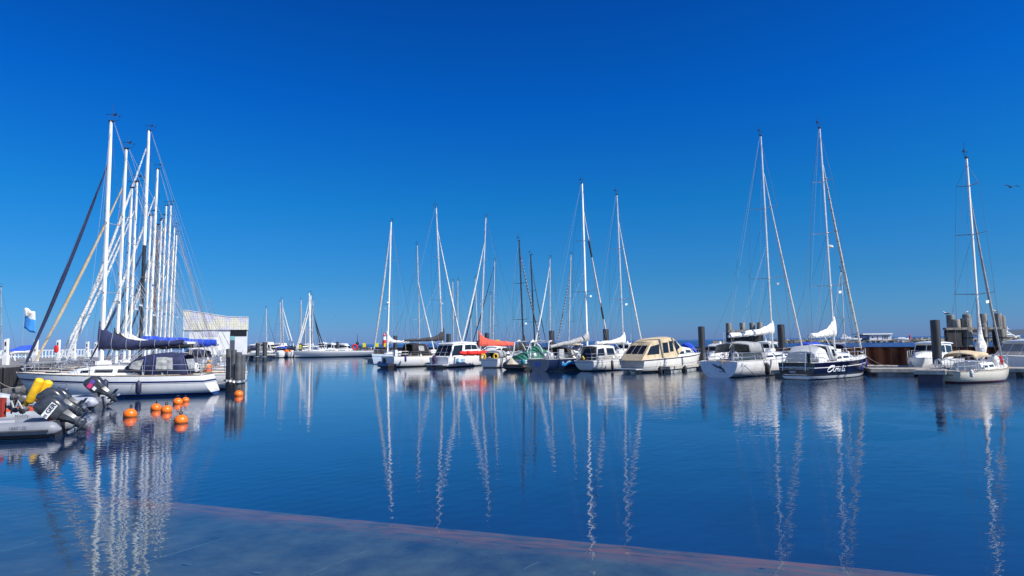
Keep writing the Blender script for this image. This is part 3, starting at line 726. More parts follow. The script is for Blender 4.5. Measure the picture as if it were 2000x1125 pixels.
# ------------------------------------------------------------------ setting: water, bed, slab
def set_water():
    mb = MB()
    xs = [-9000, -1500, -300, -80, -20, 20, 80, 300, 1500, 9000]; ys = [-30, 5, 20, 60, 150, 400, 1500, 14000]
    vs = [(x, y, 0) for y in ys for x in xs]; n = len(xs)
    mb.add(vs, [(j*n+i, j*n+i+1, (j+1)*n+i+1, (j+1)*n+i) for j in range(len(ys)-1) for i in range(n-1)])
    m = bpy.data.materials.new('water'); m.use_nodes = True; t = m.node_tree; t.nodes.clear(); L = t.links.new
    out = nd(t, 'ShaderNodeOutputMaterial')
    geo = nd(t, 'ShaderNodeNewGeometry'); sep = nd(t, 'ShaderNodeSeparateXYZ'); L(geo.outputs['Position'], sep.inputs[0])
    def noise(scale, mapping=(1, 1, 1), detail=2, rough=.5, dist=0.):
        mp = nd(t, 'ShaderNodeMapping'); mp.inputs['Scale'].default_value = mapping; mp.inputs['Rotation'].default_value = (0, 0, .15)
        L(geo.outputs['Position'], mp.inputs[0]); n_ = nd(t, 'ShaderNodeTexNoise'); n_.inputs['Scale'].default_value = scale
        n_.inputs['Detail'].default_value = detail; n_.inputs['Roughness'].default_value = rough; n_.inputs['Distortion'].default_value = dist
        L(mp.outputs[0], n_.inputs['Vector']); return n_.outputs['Fac']
    def mr(x, a, b, c, d):
        q = nd(t, 'ShaderNodeMapRange'); q.inputs['From Min'].default_value = a; q.inputs['From Max'].default_value = b; q.inputs['To Min'].default_value = c; q.inputs['To Max'].default_value = d
        L(x, q.inputs['Value']); return q.outputs[0]
    def ma(op, a, b):
        q = nd(t, 'ShaderNodeMath'); q.operation = op
        for i, x in enumerate((a, b)):
            if isinstance(x, (int, float)): q.inputs[i].default_value = x
            else: L(x, q.inputs[i])
        return q.outputs[0]
    # ripples: fine wavelets, stronger in wind-ruffled patches; open sea beyond the harbour walls is rough
    patch = mr(noise(.045, (1, 2.2, 1), 2), .45, .62, 0, 1)
    right = mr(sep.outputs['X'], 2, 26, 0, 1); farr = mr(sep.outputs['Y'], 22, 34, 0, 1); nearr = mr(sep.outputs['Y'], 48, 60, 1, 0)
    wind = ma('MULTIPLY', ma('MULTIPLY', right, farr), nearr)
    # harbour end follows the sheet pile wall: y beyond 62+1.55*(33-x)
    seaf = mr(ma('SUBTRACT', sep.outputs['Y'], ma('ADD', 118.0, ma('MULTIPLY', sep.outputs['X'], -1.57))), 0, 25, 0, 1)
    amp = ma('ADD', ma('ADD', ma('MULTIPLY', patch, WP['patch']), WP['base']), ma('ADD', ma('MULTIPLY', wind, WP['wind']), ma('MULTIPLY', seaf, WP['sea'])))
    f1 = noise(2.8, (1, 1.5, 1), 3, .5); f2 = noise(.55, (1, 1.4, 1), 2, .5, .3); f3 = noise(8, (1, 1.6, 1), 2)
    hgt = ma('MULTIPLY', amp, ma('ADD', ma('ADD', f1, ma('MULTIPLY', f2, 1.6)), ma('MULTIPLY', f3, .10)))
    sw = nd(t, 'ShaderNodeTexWave'); sw.inputs['Scale'].default_value = .8; sw.inputs['Distortion'].default_value = 3; sw.inputs['Detail'].default_value = 1; sw.inputs['Detail Scale'].default_value = .4
    mpw = nd(t, 'ShaderNodeMapping'); mpw.inputs['Rotation'].default_value = (0, 0, .75); L(geo.outputs['Position'], mpw.inputs[0]); L(mpw.outputs[0], sw.inputs['Vector'])
    hgt = ma('ADD', hgt, ma('MULTIPLY', sw.outputs['Fac'], WP['swell']))
    lines = noise(1.0, (.22, 3.6, 1), 3, .6)
    hgt = ma('ADD', hgt, ma('MULTIPLY', lines, WP['lines']))
    bp = nd(t, 'ShaderNodeBump'); bp.inputs['Strength'].default_value = 1; bp.inputs['Distance'].default_value = 1.0; L(hgt, bp.inputs['Height'])
    # Schlick reflectance, the same from above and below so that sunlight gets down to the bed
    dt = nd(t, 'ShaderNodeVectorMath'); dt.operation = 'DOT_PRODUCT'; L(bp.outputs[0], dt.inputs[0]); L(geo.outputs['Incoming'], dt.inputs[1])
    cq = ma('MAXIMUM', ma('SUBTRACT', 1.0, ma('ABSOLUTE', dt.outputs['Value'], 0)), 0.0)
    frs = ma('ADD', ma('MULTIPLY', ma('POWER', cq, 5.0), 1-WP['f0']), WP['f0'])
    gl = nd(t, 'ShaderNodeBsdfGlossy'); L(bp.outputs[0], gl.inputs['Normal']); gl.inputs['Color'].default_value = (1, 1, 1, 1)
    rg = mr(seaf, 0, 1, .012, .22); L(ma('ADD', rg, ma('MULTIPLY', wind, .05)), gl.inputs['Roughness'])
    tr = nd(t, 'ShaderNodeBsdfTransparent'); tr.inputs['Color'].default_value = (*WP['tint'], 1)
    df = nd(t, 'ShaderNodeBsdfDiffuse')
    cm = nd(t, 'ShaderNodeMix'); cm.data_type = 'RGBA'; cm.inputs['A'].default_value = (*WP['body'], 1); cm.inputs['B'].default_value = (*WP['seabody'], 1); L(seaf, cm.inputs['Factor'])
    L(cm.outputs['Result'], df.inputs['Color'])
    m1 = nd(t, 'ShaderNodeMixShader'); L(ma('ADD', ma('MULTIPLY', seaf, .5), WP['turb']), m1.inputs[0]); L(tr.outputs[0], m1.inputs[1]); L(df.outputs[0], m1.inputs[2])
    m2 = nd(t, 'ShaderNodeMixShader'); L(frs, m2.inputs[0]); L(m1.outputs[0], m2.inputs[1]); L(gl.outputs[0], m2.inputs[2])
    L(m2.outputs[0], out.inputs['Surface'])
    o = mb.build('water', m, smooth=False); struct(o)
WP = dict(f0=.03, lines=.0018, base=.0027, patch=.0034, wind=.030, sea=.30, swell=.0007, tint=(.56, .68, .70), body=(.003, .090, .34), seabody=(.003, .05, .2), turb=.14)
set_water()
bedm = M('harbour_bed', (.003, .035, .11), .9, var=.25, scale=.3)
mb = MB(); mb.box(-9000, 9000, -60, 14000, -6, -3.5); struct(mb.build('harbour_bed', bedm, smooth=False))
# submerged concrete ledge in front of the quay
def slab():
    m = bpy.data.materials.new('slab'); m.use_nodes = True; t = m.node_tree; b = t.nodes['Principled BSDF']; L = t.links.new
    b.inputs['Roughness'].default_value = .9
    tcn = nd(t, 'ShaderNodeTexCoord'); so = nd(t, 'ShaderNodeSeparateXYZ'); L(tcn.outputs['Object'], so.inputs[0])
    n = nd(t, 'ShaderNodeTexNoise'); n.inputs['Scale'].default_value = 1.3; n.inputs['Detail'].default_value = 12; n.inputs['Roughness'].default_value = .65; L(tcn.outputs['Object'], n.inputs['Vector'])
    n2 = nd(t, 'ShaderNodeTexNoise'); n2.inputs['Scale'].default_value = 5; n2.inputs['Detail'].default_value = 6
    mp = nd(t, 'ShaderNodeMapping'); mp.inputs['Scale'].default_value = (.35, 2, 1); L(tcn.outputs['Object'], mp.inputs[0]); L(mp.outputs[0], n2.inputs['Vector'])
    r = nd(t, 'ShaderNodeValToRGB'); r.color_ramp.elements[0].position = .3; r.color_ramp.elements[0].color = (.045, .048, .033, 1); r.color_ramp.elements[1].position = .75; r.color_ramp.elements[1].color = (.24, .23, .15, 1)
    L(n.outputs['Fac'], r.inputs[0])
    # algae along the outer edge (object y -> 0 is the edge, negative inwards)
    e1 = nd(t, 'ShaderNodeMapRange'); e1.inputs['From Min'].default_value = -.95; e1.inputs['From Max'].default_value = -.35; e1.inputs['To Max'].default_value = .75; L(so.outputs['Y'], e1.inputs['Value'])
    ml = nd(t, 'ShaderNodeMath'); ml.operation = 'MULTIPLY'; L(e1.outputs[0], ml.inputs[0])
    n3 = nd(t, 'ShaderNodeMapRange'); n3.inputs['From Min'].default_value = .36; n3.inputs['From Max'].default_value = .6; L(n2.outputs['Fac'], n3.inputs['Value']); L(n3.outputs[0], ml.inputs[1])
    mx = nd(t, 'ShaderNodeMix'); mx.data_type = 'RGBA'; L(ml.outputs[0], mx.inputs['Factor']); L(r.outputs[0], mx.inputs['A']); mx.inputs['B'].default_value = (.62, .17, .04, 1)
    depth_fade = nd(t, 'ShaderNodeMapRange'); depth_fade.inputs['From Min'].default_value = -4.5; depth_fade.inputs['From Max'].default_value = -13; depth_fade.inputs['To Max'].default_value = .75; L(so.outputs['X'], depth_fade.inputs['Value'])
    mz = nd(t, 'ShaderNodeMix'); mz.data_type = 'RGBA'; L(depth_fade.outputs[0], mz.inputs['Factor']); L(mx.outputs['Result'], mz.inputs['A']); mz.inputs['B'].default_value = (.02, .04, .06, 1)   # light lost with water depth, painted into the colour towards the left
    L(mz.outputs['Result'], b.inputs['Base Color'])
    mb = MB(); L1, L2 = -22., 16.
    mb.hexa([(L1, -30, -3.4), (L2, -30, -3.4), (L2, 0, -3.4), (L1, 0, -3.4), (L1, -30, -.5), (L2, -30, -.5), (L2, 0, -.5), (L1, 0, -.5)])
    # joints between the concrete panels, raised weed on them
    jm = M('joint_weed', (.24, .24, .19), .9, var=.2)
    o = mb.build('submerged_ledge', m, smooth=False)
    hit = lambda u, v, z=-.5: V((0, 0, CAMH)) + ray(u, v)*((z-CAMH)/ray(u, v).z)
    q1, q2 = hit(340, 981), hit(1500, 1093); sl = (q2.y-q1.y)/(q2.x-q1.x)
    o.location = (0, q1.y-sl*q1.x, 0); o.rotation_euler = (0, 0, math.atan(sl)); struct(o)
    RI = Matrix.Rotation(-math.atan(sl), 3, 'Z')
    def lh(u, v): q = hit(u, v, -.49)-V(o.location); return RI @ q
    j = MB()
    for u0, v0, u1, v1 in ((290, 1096, 440, 1050), (0, 1077, 72, 1059), (603, 1123, 716, 1076), (1022, 1112, 1052, 1097)):
        qa, qb = lh(u0, v0), lh(u1, v1); x0, y0, x1, y1 = qa.x, qa.y, qb.x, qb.y
        dx, dy = x1-x0, y1-y0; l_ = sqrt(dx*dx+dy*dy); nx, ny = -dy/l_*.008, dx/l_*.008
        k = 10; rows = []
        for i in range(k+1):
            wv = random.uniform(.4, 1.5); px_, py_ = x0+dx*i/k, y0+dy*i/k
            rows.append([(px_+nx*wv, py_+ny*wv, -.496), (px_-nx*wv, py_-ny*wv, -.496), (px_-nx*wv, py_-ny*wv, -.486), (px_+nx*wv, py_+ny*wv, -.486)])
        j.loft(rows)
    for u0, v0, rr in ((365, 1102, .085), (504, 1119, .085), (893, 1060, .02), (250, 1116, .03), (980, 1090, .02), (1490, 1110, .04)):
        qa = lh(u0, v0); cx, cy = qa.x, qa.y
        j.loft([[(cx+rr*(1+.25*sin(3*a+cx))*cos(a), cy+rr*.55*(1+.2*cos(2*a))*sin(a), z) for a in [2*pi*q/14 for q in range(14)]] for z in (-.496, -.484)])
    jo = j.build('concrete_joint', jm, o, smooth=False)
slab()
# outer seabed-free horizon: the sea runs out to the horizon by itself

# ------------------------------------------------------------------ sheet pile wall
rust = bpy.data.materials.new('rust'); rust.use_nodes = True
def _rust():
    t = rust.node_tree; b = t.nodes['Principled BSDF']; b.inputs['Roughness'].default_value = .85
    tcn = nd(t, 'ShaderNodeTexCoord'); mp = nd(t, 'ShaderNodeMapping'); mp.inputs['Scale'].default_value = (1, 1, .25)
    n = nd(t, 'ShaderNodeTexNoise'); n.inputs['Scale'].default_value = 1.6; n.inputs['Detail'].default_value = 6
    t.links.new(tcn.outputs['Object'], mp.inputs[0]); t.links.new(mp.outputs[0], n.inputs['Vector'])
    r = nd(t, 'ShaderNodeValToRGB'); r.color_ramp.elements[0].position = .3; r.color_ramp.elements[0].color = (.07, .022, .011, 1); r.color_ramp.elements[1].position = .7; r.color_ramp.elements[1].color = (.42, .12, .042, 1)
    t.links.new(n.outputs['Fac'], r.inputs[0]); t.links.new(r.outputs[0], b.inputs['Base Color'])
_rust()
def sheet_wall(A, B, top=1.74):
    A = V((*A, 0)); B = V((*B, 0)); d = (B-A); L = d.length; d.normalize(); n = V((d.y, -d.x, 0))
    if n.y > 0: n = -n
    E = empty('sheet_pile_wall', A); tag(E, 'rusty brown corrugated steel sheet pile wall running behind the pontoon boats', 'retaining wall')
    E.rotation_euler[2] = atan2(d.y, d.x); sgn = 1 if V((-sin(E.rotation_euler[2]), cos(E.rotation_euler[2]), 0)).dot(n) > 0 else -1
    prof = []; x = 0; dep = .42
    while x < L:
        prof += [(x, dep), (x+.42, dep), (x+.62, 0), (x+1.04, 0), (x+1.24, dep)]; x += 1.24
    mb = MB(); pts = prof
    front = [(x, sgn*y, 0) for x, y in pts]
    mb.loft([[(x, y, -2) for x, y, _ in front], [(x, y, .5) for x, y, _ in front], [(x, y, top) for x, y, _ in front]], closed=False)
    mb.build('steel_sheet', rust, E, smooth=False, solid=.05)
    c = MB(); c.box(0, L, min(-sgn*.25, sgn*.5), max(-sgn*.25, sgn*.5), top, top+.1); c.build('capping_beam', M('rust_dark', (.05, .03, .025), .8, var=.3), E, smooth=False)
    return E
sheet_wall((46, 46.5), (-38, 172))
# ------------------------------------------------------------------ breakwater
def breakwater():
    m = M('rock', (.27, .25, .21), .9, var=.45, scale=.25, bump=.15, bscale=1.5)
    path = [(120, 395), (170, 330), (215, 283), (262, 258), (330, 250), (430, 262)]
    mb = MB(); rnd = random.Random(3)
    P = [V((*p, 0)) for p in path]
    segs = [(P[i], P[i+1]) for i in range(len(P)-1)]
    # core
    rings = []
    for i, p in enumerate(P):
        d = (P[min(i+1, len(P)-1)]-P[max(i-1, 0)]).normalized(); n = V((d.y, -d.x, 0))
        rings.append([p+n*6+V((0, 0, -1)), p+n*2.5+V((0, 0, 1.5)), p-n*2.5+V((0, 0, 1.5)), p-n*6+V((0, 0, -1))])
    mb.loft(rings)
    for a, b in segs:
        L = (b-a).length; d = (b-a)/L; n = V((d.y, -d.x, 0))
        if n.y > 0: n = -n
        k = int(L*1.9)
        for _ in range(k*2):
            s = rnd.random()*L; q = rnd.random(); r = rnd.uniform(.5, 1.15)
            c = a+d*s+n*(5.6-q*6)+V((0, 0, -.1+q*1.75+rnd.uniform(-.2, .25)))
            ang = rnd.random()*6
            vs = []
            for sz in (-1, 1):
                for kx in range(5):
                    aa = ang+kx*2*pi/5+rnd.uniform(-.3, .3); rr = r*rnd.uniform(.6, 1.1)
                    vs.append(c+V((rr*cos(aa), rr*.8*sin(aa), sz*r*.5*rnd.uniform(.6, 1.1)+rnd.uniform(-.2, .2))))
            mb.add(vs, [(4, 3, 2, 1, 0), (5, 6, 7, 8, 9)]+[(i, (i+1) % 5, (i+1) % 5+5, i+5) for i in range(5)])
    o = mb.build('rock_breakwater', m, smooth=False); tag(o, 'long low breakwater of piled grey boulders across the harbour mouth', 'breakwater', kind='stuff')
breakwater()
# ------------------------------------------------------------------ pontoons
def pontoon(A, B, w, top=.55, label='', group=None, name='floating_pontoon', ends=True, mat=CONC):
    A = V((*A, 0)); B = V((*B, 0)); d = B-A; L = d.length
    E = empty(name, A, atan2(d.y, d.x)); tag(E, label, 'pontoon', group)
    mb = MB(); mb.box(0, L, -w/2, w/2, top-.07, top); mb.build('walkway', PLANK, E, smooth=False)
    f = MB(); f.box(-.03, L+.03, -w/2-.05, -w/2-.003, top-.24, top-.02); f.box(-.03, L+.03, w/2+.003, w/2+.05, top-.24, top-.02); f.box(L+.003, L+.05, -w/2, w/2, top-.24, top-.02); f.box(-.05, -.003, -w/2, w/2, top-.24, top-.02)
    f.build('edge_beam', mat, E, smooth=False)
    n = max(1, int(L/3.2))
    for i in range(n):
        x0 = L*(i+.12)/n; x1 = L*(i+.78)/n
        q = MB(); q.box(x0, x1, -w/2+.08, w/2-.08, -.35, top-.26); q.build('float', FLOATG, E, smooth=False)
    return E
EA = (-41.2+.0, 0)
pontoon((37, 43), (-23, 109), 2.6, label='long main pontoon the right-hand yachts lie bow-to, running away across the harbour', mat=CONC)
FG = 'finger pontoons between the yachts'
def finger(u0, d0, u1, d1, w, lab):
    a = pl(u0, d0); b = pl(u1, d1); return pontoon((a.x, a.y), (b.x, b.y), w, .5, lab, FG, 'finger_pontoon')
finger(1300, 57.5, 1385, 66, .8, 'white-edged finger pontoon beside the beige canopied cruiser')
finger(836, 77.5, 868, 92, .7, 'low finger pontoon at the stern of the white cruiser numbered 180')
finger(1520, 48, 1600, 57, .9, 'finger pontoon between the white yacht and the navy yacht')
finger(1697, 49.2, 1803, 48.0, 2.4, 'wide low pontoon between the navy yacht bow and the thick mooring pile')
# pontoon end box left of the cream yacht
def endbox():
    p = pl(1817, 39.5); q = pl(1840, 47)
    E = pontoon((p.x, p.y), (q.x, q.y), 1.5, .78, 'tall finger pontoon with dark blue float left of the cream yacht', FG, 'finger_pontoon')
    mb = MB(); mb.box(.1, 1.6, -.62, .62, -.3, .55); mb.build('float', M('float_navy', (.012, .02, .06), .5, var=.3), E, smooth=False)
    return E
endbox()
# ------------------------------------------------------------------ black steel mooring piles
PG = 'black mooring piles'
def pile(u, d, top, r, lab, mat=PILE, group=PG, name='mooring_pile', z0=-2., sign=None):
    p = pl(u, d, 2.0); E = empty(name, (p.x, p.y, 0)); tag(E, lab, 'mooring pile', group)
    mb = MB(); mb.lathe([(z0, r), (0, r), (top-.04, r), (top, r*.97), (top+.02, r*.6), (top+.03, 0.001)], n=20); mb.build('shaft', mat, E)
    c = MB(); c.lathe([(.62, r+.02), (.62, r+.13), (.74, r+.13), (.74, r+.02)], n=16); c.build('collar', STEEL, E)
    return E
for u, d, t, lab in ((1829, 49, 3.95, 'thick black mooring pile just left of the cream yacht'), (1527, 60, 4.0, 'black mooring pile between the white yacht and the navy yacht'),
                  (1371, 64, 4.0, 'black mooring pile at the bow of the beige canopied cruiser'), (1184, 71, 4.0, 'black mooring pile behind the boom of the yacht with white sail cover'),
                  (1078, 76, 4.0, 'black mooring pile behind the silver boom cover'), (951, 97, 4.15, 'black mooring pile behind the coral red sail cover'),
                  (876, 91, 4.0, 'black mooring pile above the roof of the cruiser numbered 180'), (772, 104, 4.0, 'black mooring pile left of the charcoal sail cover')):
    pile(u, d, t, .31, lab)
# far piles
pile(503, 128, 3.2, .34, 'short dark pile standing left on the far pontoon end', group='piles of the far marina')
pile(517, 125, 3.4, .40, 'thicker dark pile at the corner of the far pontoon end', group='piles of the far marina')
E = pile(587, 152, 3.1, .33, 'dark pile bearing a small yellow number board', group='piles of the far marina')
mb = MB(); mb.box(-.28, .28, -.37, -.33, 1.9, 2.8); b_ = mb.build('number_board', YELSIGN, E, smooth=False)
lettering('6', .6, INKD, E, Matrix.Translation((0, -.385, 2.35)) @ Matrix.Rotation(pi/2, 4, 'X'))
pile(659, 165, 3.4, .33, 'lone dark pile behind the long grey and white yacht hull', group='piles of the far marina')
# cluster of fender piles left
for u, d, t, r, lab in ((447, 41.5, 2.6, .17, 'leftmost pile of the dark cluster beside the sterns'), (457, 41, 2.55, .16, 'second dark pile from the left in the cluster beside the sterns'), (466, 40, 2.4, .19, 'nearest dark pile of the cluster, above an orange buoy'),
                     (474, 40.6, 2.2, .16, 'rightmost, shortest dark pile of the cluster')):
    pile(u, d, t, r, lab, M('dolphin_pile', (.075, .08, .088), .6, var=.3, scale=2), 'dark piles of the cluster beside the left yachts')
# ------------------------------------------------------------------ timber dolphins
def dolphin(spec, beamspec, lab, gulls=()):
    E = empty('timber_dolphin', pl(spec[0][0], spec[0][1], 2)); E.location.z = 0; tag(E, lab, 'mooring dolphin', 'timber dolphins')
    o = V(E.location)
    for sp4 in spec:
        u, d, v, r = sp4[:4]; zl_ = sp4[4] if len(sp4) > 4 else 0
        top = at(u, v, d); mb = MB()
        rings = []
        for z, k in ((-2, 1.08), (0, 1.06), (2, 1.04), (3.5, 1.02), (top.z-.05, 1), (top.z, .93)):
            rings.append([(top.x+r*k*cos(a)*(1+.04*sin(3*a)), d+r*k*sin(a), z) for a in [2*pi*j/16 for j in range(16)]])
        mb.loft(rings)
        if zl_:
            for i_ in range(len(mb.f)):
                if sum(mb.v[k_][2] for k_ in mb.f[i_])/len(mb.f[i_]) < zl_: mb.m[i_] = 1
        mb.xform(Matrix.Translation(-o)); mb.build('post', [WOOD, WOODK], E, ang=50)
        b = MB(); b.lathe([(2.5, r*1.07), (2.5, r*1.16), (2.62, r*1.16), (2.62, r*1.07)], (top.x-o.x, d-o.y, 0), 16); b.build('iron_band', RUBBER, E)
    for u0, u1, d, v0, v1, dep, mt in beamspec:
        a = at(u0, v1, d); b = at(u1, v0, d); mb = MB(); mb.box(a.x, b.x, d-dep, d+dep, a.z, b.z); mb.xform(Matrix.Translation(-o)); mb.build('cross_beam', mt, E, smooth=False)
    return E
dolphin([(1856, 64, 615, .34, 3), (1866, 62.3, 624, .40, 3), (1886, 62.3, 622, .46), (1887.5, 65.5, 614, .36), (1918, 64.5, 613, .40), (1919, 62.5, 632, .33), (1947, 64, 612, .37, 3), (1953, 62.6, 640, .32), (1956, 66, 617, .32)],
        [(1845, 1960, 61.4, 638.5, 644.5, .25, WOOD), (1849, 1874, 61.5, 645, 683, .22, WOODK), (1848, 1958, 67, 641, 650, .2, WOODK), (1942, 1950, 62.9, 645, 690, .12, WOODK)],
        'weathered grey timber dolphin of thick posts behind the cream yacht')
dolphin([(1423, 84, 631, .34, 3), (1450, 84, 630.5, .34, 3), (1469, 84.5, 630.5, .33, 3), (1483.5, 84, 629.5, .33, 3)],
        [(1420, 1490, 82.6, 643.5, 649, .5, WOOD), (1424, 1488, 83.1, 649.5, 690, .4, WOODK)],
        'smaller timber dolphin of four posts behind the white yacht boom')
# ------------------------------------------------------------------ quay at the left
def quay():
    A = V((-30.8, 36)); B = V((-50.5, 92)); d = (B-A).normalized(); n = V((-d.y, d.x))   # n to the left
    mb = MB(); tz = 1.6
    P = [A-d*25, B]
    mb.hexa([(P[0].x, P[0].y, -3), (P[1].x, P[1].y, -3), (P[1].x+n.x*30, P[1].y+n.y*30, -3), (P[0].x+n.x*30, P[0].y+n.y*30, -3)][::1]+
            [(P[0].x, P[0].y, tz), (P[1].x, P[1].y, tz), (P[1].x+n.x*30, P[1].y+n.y*30, tz), (P[0].x+n.x*30, P[0].y+n.y*30, tz)])
    o = mb.build('quay', M('quay_deck', (.20, .20, .195), .85, var=.15, scale=1.5), smooth=False); struct(o)
    c = MB()
    q0, q1 = P
    c.hexa([(q0.x-n.x*.06, q0.y-n.y*.06, .3), (q1.x-n.x*.06, q1.y-n.y*.06, .3), (q1.x-n.x*.004, q1.y-n.y*.004, .3), (q0.x-n.x*.004, q0.y-n.y*.004, .3),
            (q0.x-n.x*.06, q0.y-n.y*.06, tz-.05), (q1.x-n.x*.06, q1.y-n.y*.06, tz-.05), (q1.x-n.x*.004, q1.y-n.y*.004, tz-.05), (q0.x-n.x*.004, q0.y-n.y*.004, tz-.05)])
    fo = c.build('quay_fendering', WOODK, smooth=False); tag(fo, 'dark timber cladding along the side of the left quay', 'quay cladding')
    return tz
QZ = quay()
def w_post(u, d, h, lab, w_=.17):
    p = pl(u, d, QZ); E = empty('service_post', (p.x, p.y, QZ)); tag(E, lab, 'service post', 'white service posts on the quay')
    mb = MB(); mb.box(-w_, w_, -.15, .15, 0, .75); mb.build('base', WHITE, E, smooth=False)
    mb = MB(); mb.hexa([(-.13, -.1, .75), (.13, -.1, .75), (.13, .1, .75), (-.13, .1, .75), (-.13, -.1, h-.05), (.13, -.1, h), (.13, .1, h), (-.13, .1, h-.05)]); mb.build('column', WHITE, E, smooth=False)
    k = MB(); k.box(-.05, .05, -.125, -.103, h-.55, h-.25); k.box(-.04, .04, -.125, -.103, 1.0, 1.15); k.build('socket', RUBBER, E, smooth=False)
for u, d, h, lab in ((11, 51, 2.0, 'tall white service post nearest the left edge of the photo'), (69, 57, 2.0, 'white service post on the quay right of the blue covered dinghy'), (113, 62, 2.0, 'white service post behind the red lifebuoy case'), (144, 67, 1.9, 'white service post between two white furled jibs'), (170, 73, 1.9, 'white service post left of the navy furled forestay end'), (187, 78, 1.9, 'farthest white service post on the quay')):
    w_post(u, d, h, lab)
# picket railing on the quay
def railing():
    a = pl(-14, 83, QZ); b = pl(185, 91, QZ); d = b-a; L = d.length; E = empty('picket_railing', (a.x, a.y, QZ), atan2(d.y, d.x)); tag(E, 'white picket railing along the back of the quay', 'railing')
    mb = MB(); x = 0
    while x < L: mb.box(x, x+.13, -.03, .03, 0, 1.05); x += .36
    mb.build('picket', M('picket_paint', (.52, .53, .54), .6), E, smooth=False)
    r = MB(); r.box(0, L, .034, .08, .95, 1.02); r.box(0, L, .034, .08, .2, .27); r.build('rail', WHITE, E, smooth=False)
railing()
def flag():
    p = pl(43, 80, QZ); top = at(47, 601, 80); E = empty('flagpole', (p.x, p.y, QZ)); tag(E, 'thin flagpole flying a white and light blue flag above the quay', 'flagpole')
    h = top.z-QZ; mb = MB(); mb.tube([(0, 0, 0), (0, 0, h)], [.04, .03], 8); mb.build('pole', ALU, E)
    FB = M('flag_blue', (.05, .30, .75), .8, var=.08); FW = M('flag_white', (.8, .8, .8), .8)
    f = MB(); nx, nz = 10, 8; vs = []
    Wd, Ht = 1.35, 2.45
    for i in range(nz+1):
        for j in range(nx+1):
            x = Wd*j/nx; z = h-.05-Ht*i/nz; vs.append((.04+x, .12*sin(x*4+i*.35), z-.55*(x/Wd)**1.3+.08*sin(x*6)-.1*(i/nz)*x))
    fs = []; o = 0
    f.v = vs
    for i in range(nz):
        for j in range(nx):
            f.f.append((i*(nx+1)+j, i*(nx+1)+j+1, (i+1)*(nx+1)+j+1, (i+1)*(nx+1)+j)); f.m.append(0 if i < 3 else 1)
    fl = f.build('flag', [FW, FB], E, solid=.01)
    mm = MB(); mm.tube([(.45, 0, 0), (.62, 0, .12), (.8, 0, .02), (.6, 0, -.12), (.45, 0, 0)], .035, 4); mm.xform(Matrix.Translation((.1, -.1, h-.75))); mm.build('emblem', M('emblem_ochre', (.6, .35, .1), .7), fl)
flag()
def qboat():
    a = pl(17, 68, QZ); b = pl(62, 70, QZ); d = b-a; L = d.length; E = empty('covered_dinghy', (a.x, a.y, QZ), atan2(d.y, d.x)+pi*0); tag(E, 'white dinghy on the quay under a blue cover', 'dinghy')
    H = Hull(L, 1.2, .5, .62, tr=.3, over=.25, zk=.1, stz=.1); H.build(E, WHITE, rail=WHITE, deck=False)
    for o in list(COL.objects)[-1:]: o.location.z = .5
    hs = House([(.0, .3, .95, .05, .1, 1.05), (L*.5, .62, .98, L*.5, .1, 1.45), (L, .1, 1.08, L-.05, .05, 1.55)], .05, .05); hs.build('cover', BLUE, E)
    t = MB()
    for x in (.4, L-.4): t.tube([(x, -.4, 0), (x, 0, .62), (x, .4, 0)], .04, 5)
    t.build('trestle', WHITE, E)
qboat()
def lifecase():
    p = pl(109, 60, QZ); E = empty('lifebuoy_case', (p.x, p.y, QZ)); tag(E, 'red lifebuoy case on a stand at the quay edge', 'lifebuoy case')
    mb = MB(); mb.tube([(0, 0, 0), (0, 0, 1.0)], .04, 6); mb.build('stand', ALU, E)
    mb = MB(); mb.lathe([(-.5, .02), (-.48, .2), (-.2, .3), (.2, .3), (.48, .2), (.5, .02)], (0, 0, 0), 14); mb.xform(Matrix.Translation((0, 0, 1.15)) @ Matrix.Scale(.5, 4, (0, 1, 0)) @ Matrix.Scale(.68, 4)); mb.build('case', RED, E)
lifecase()
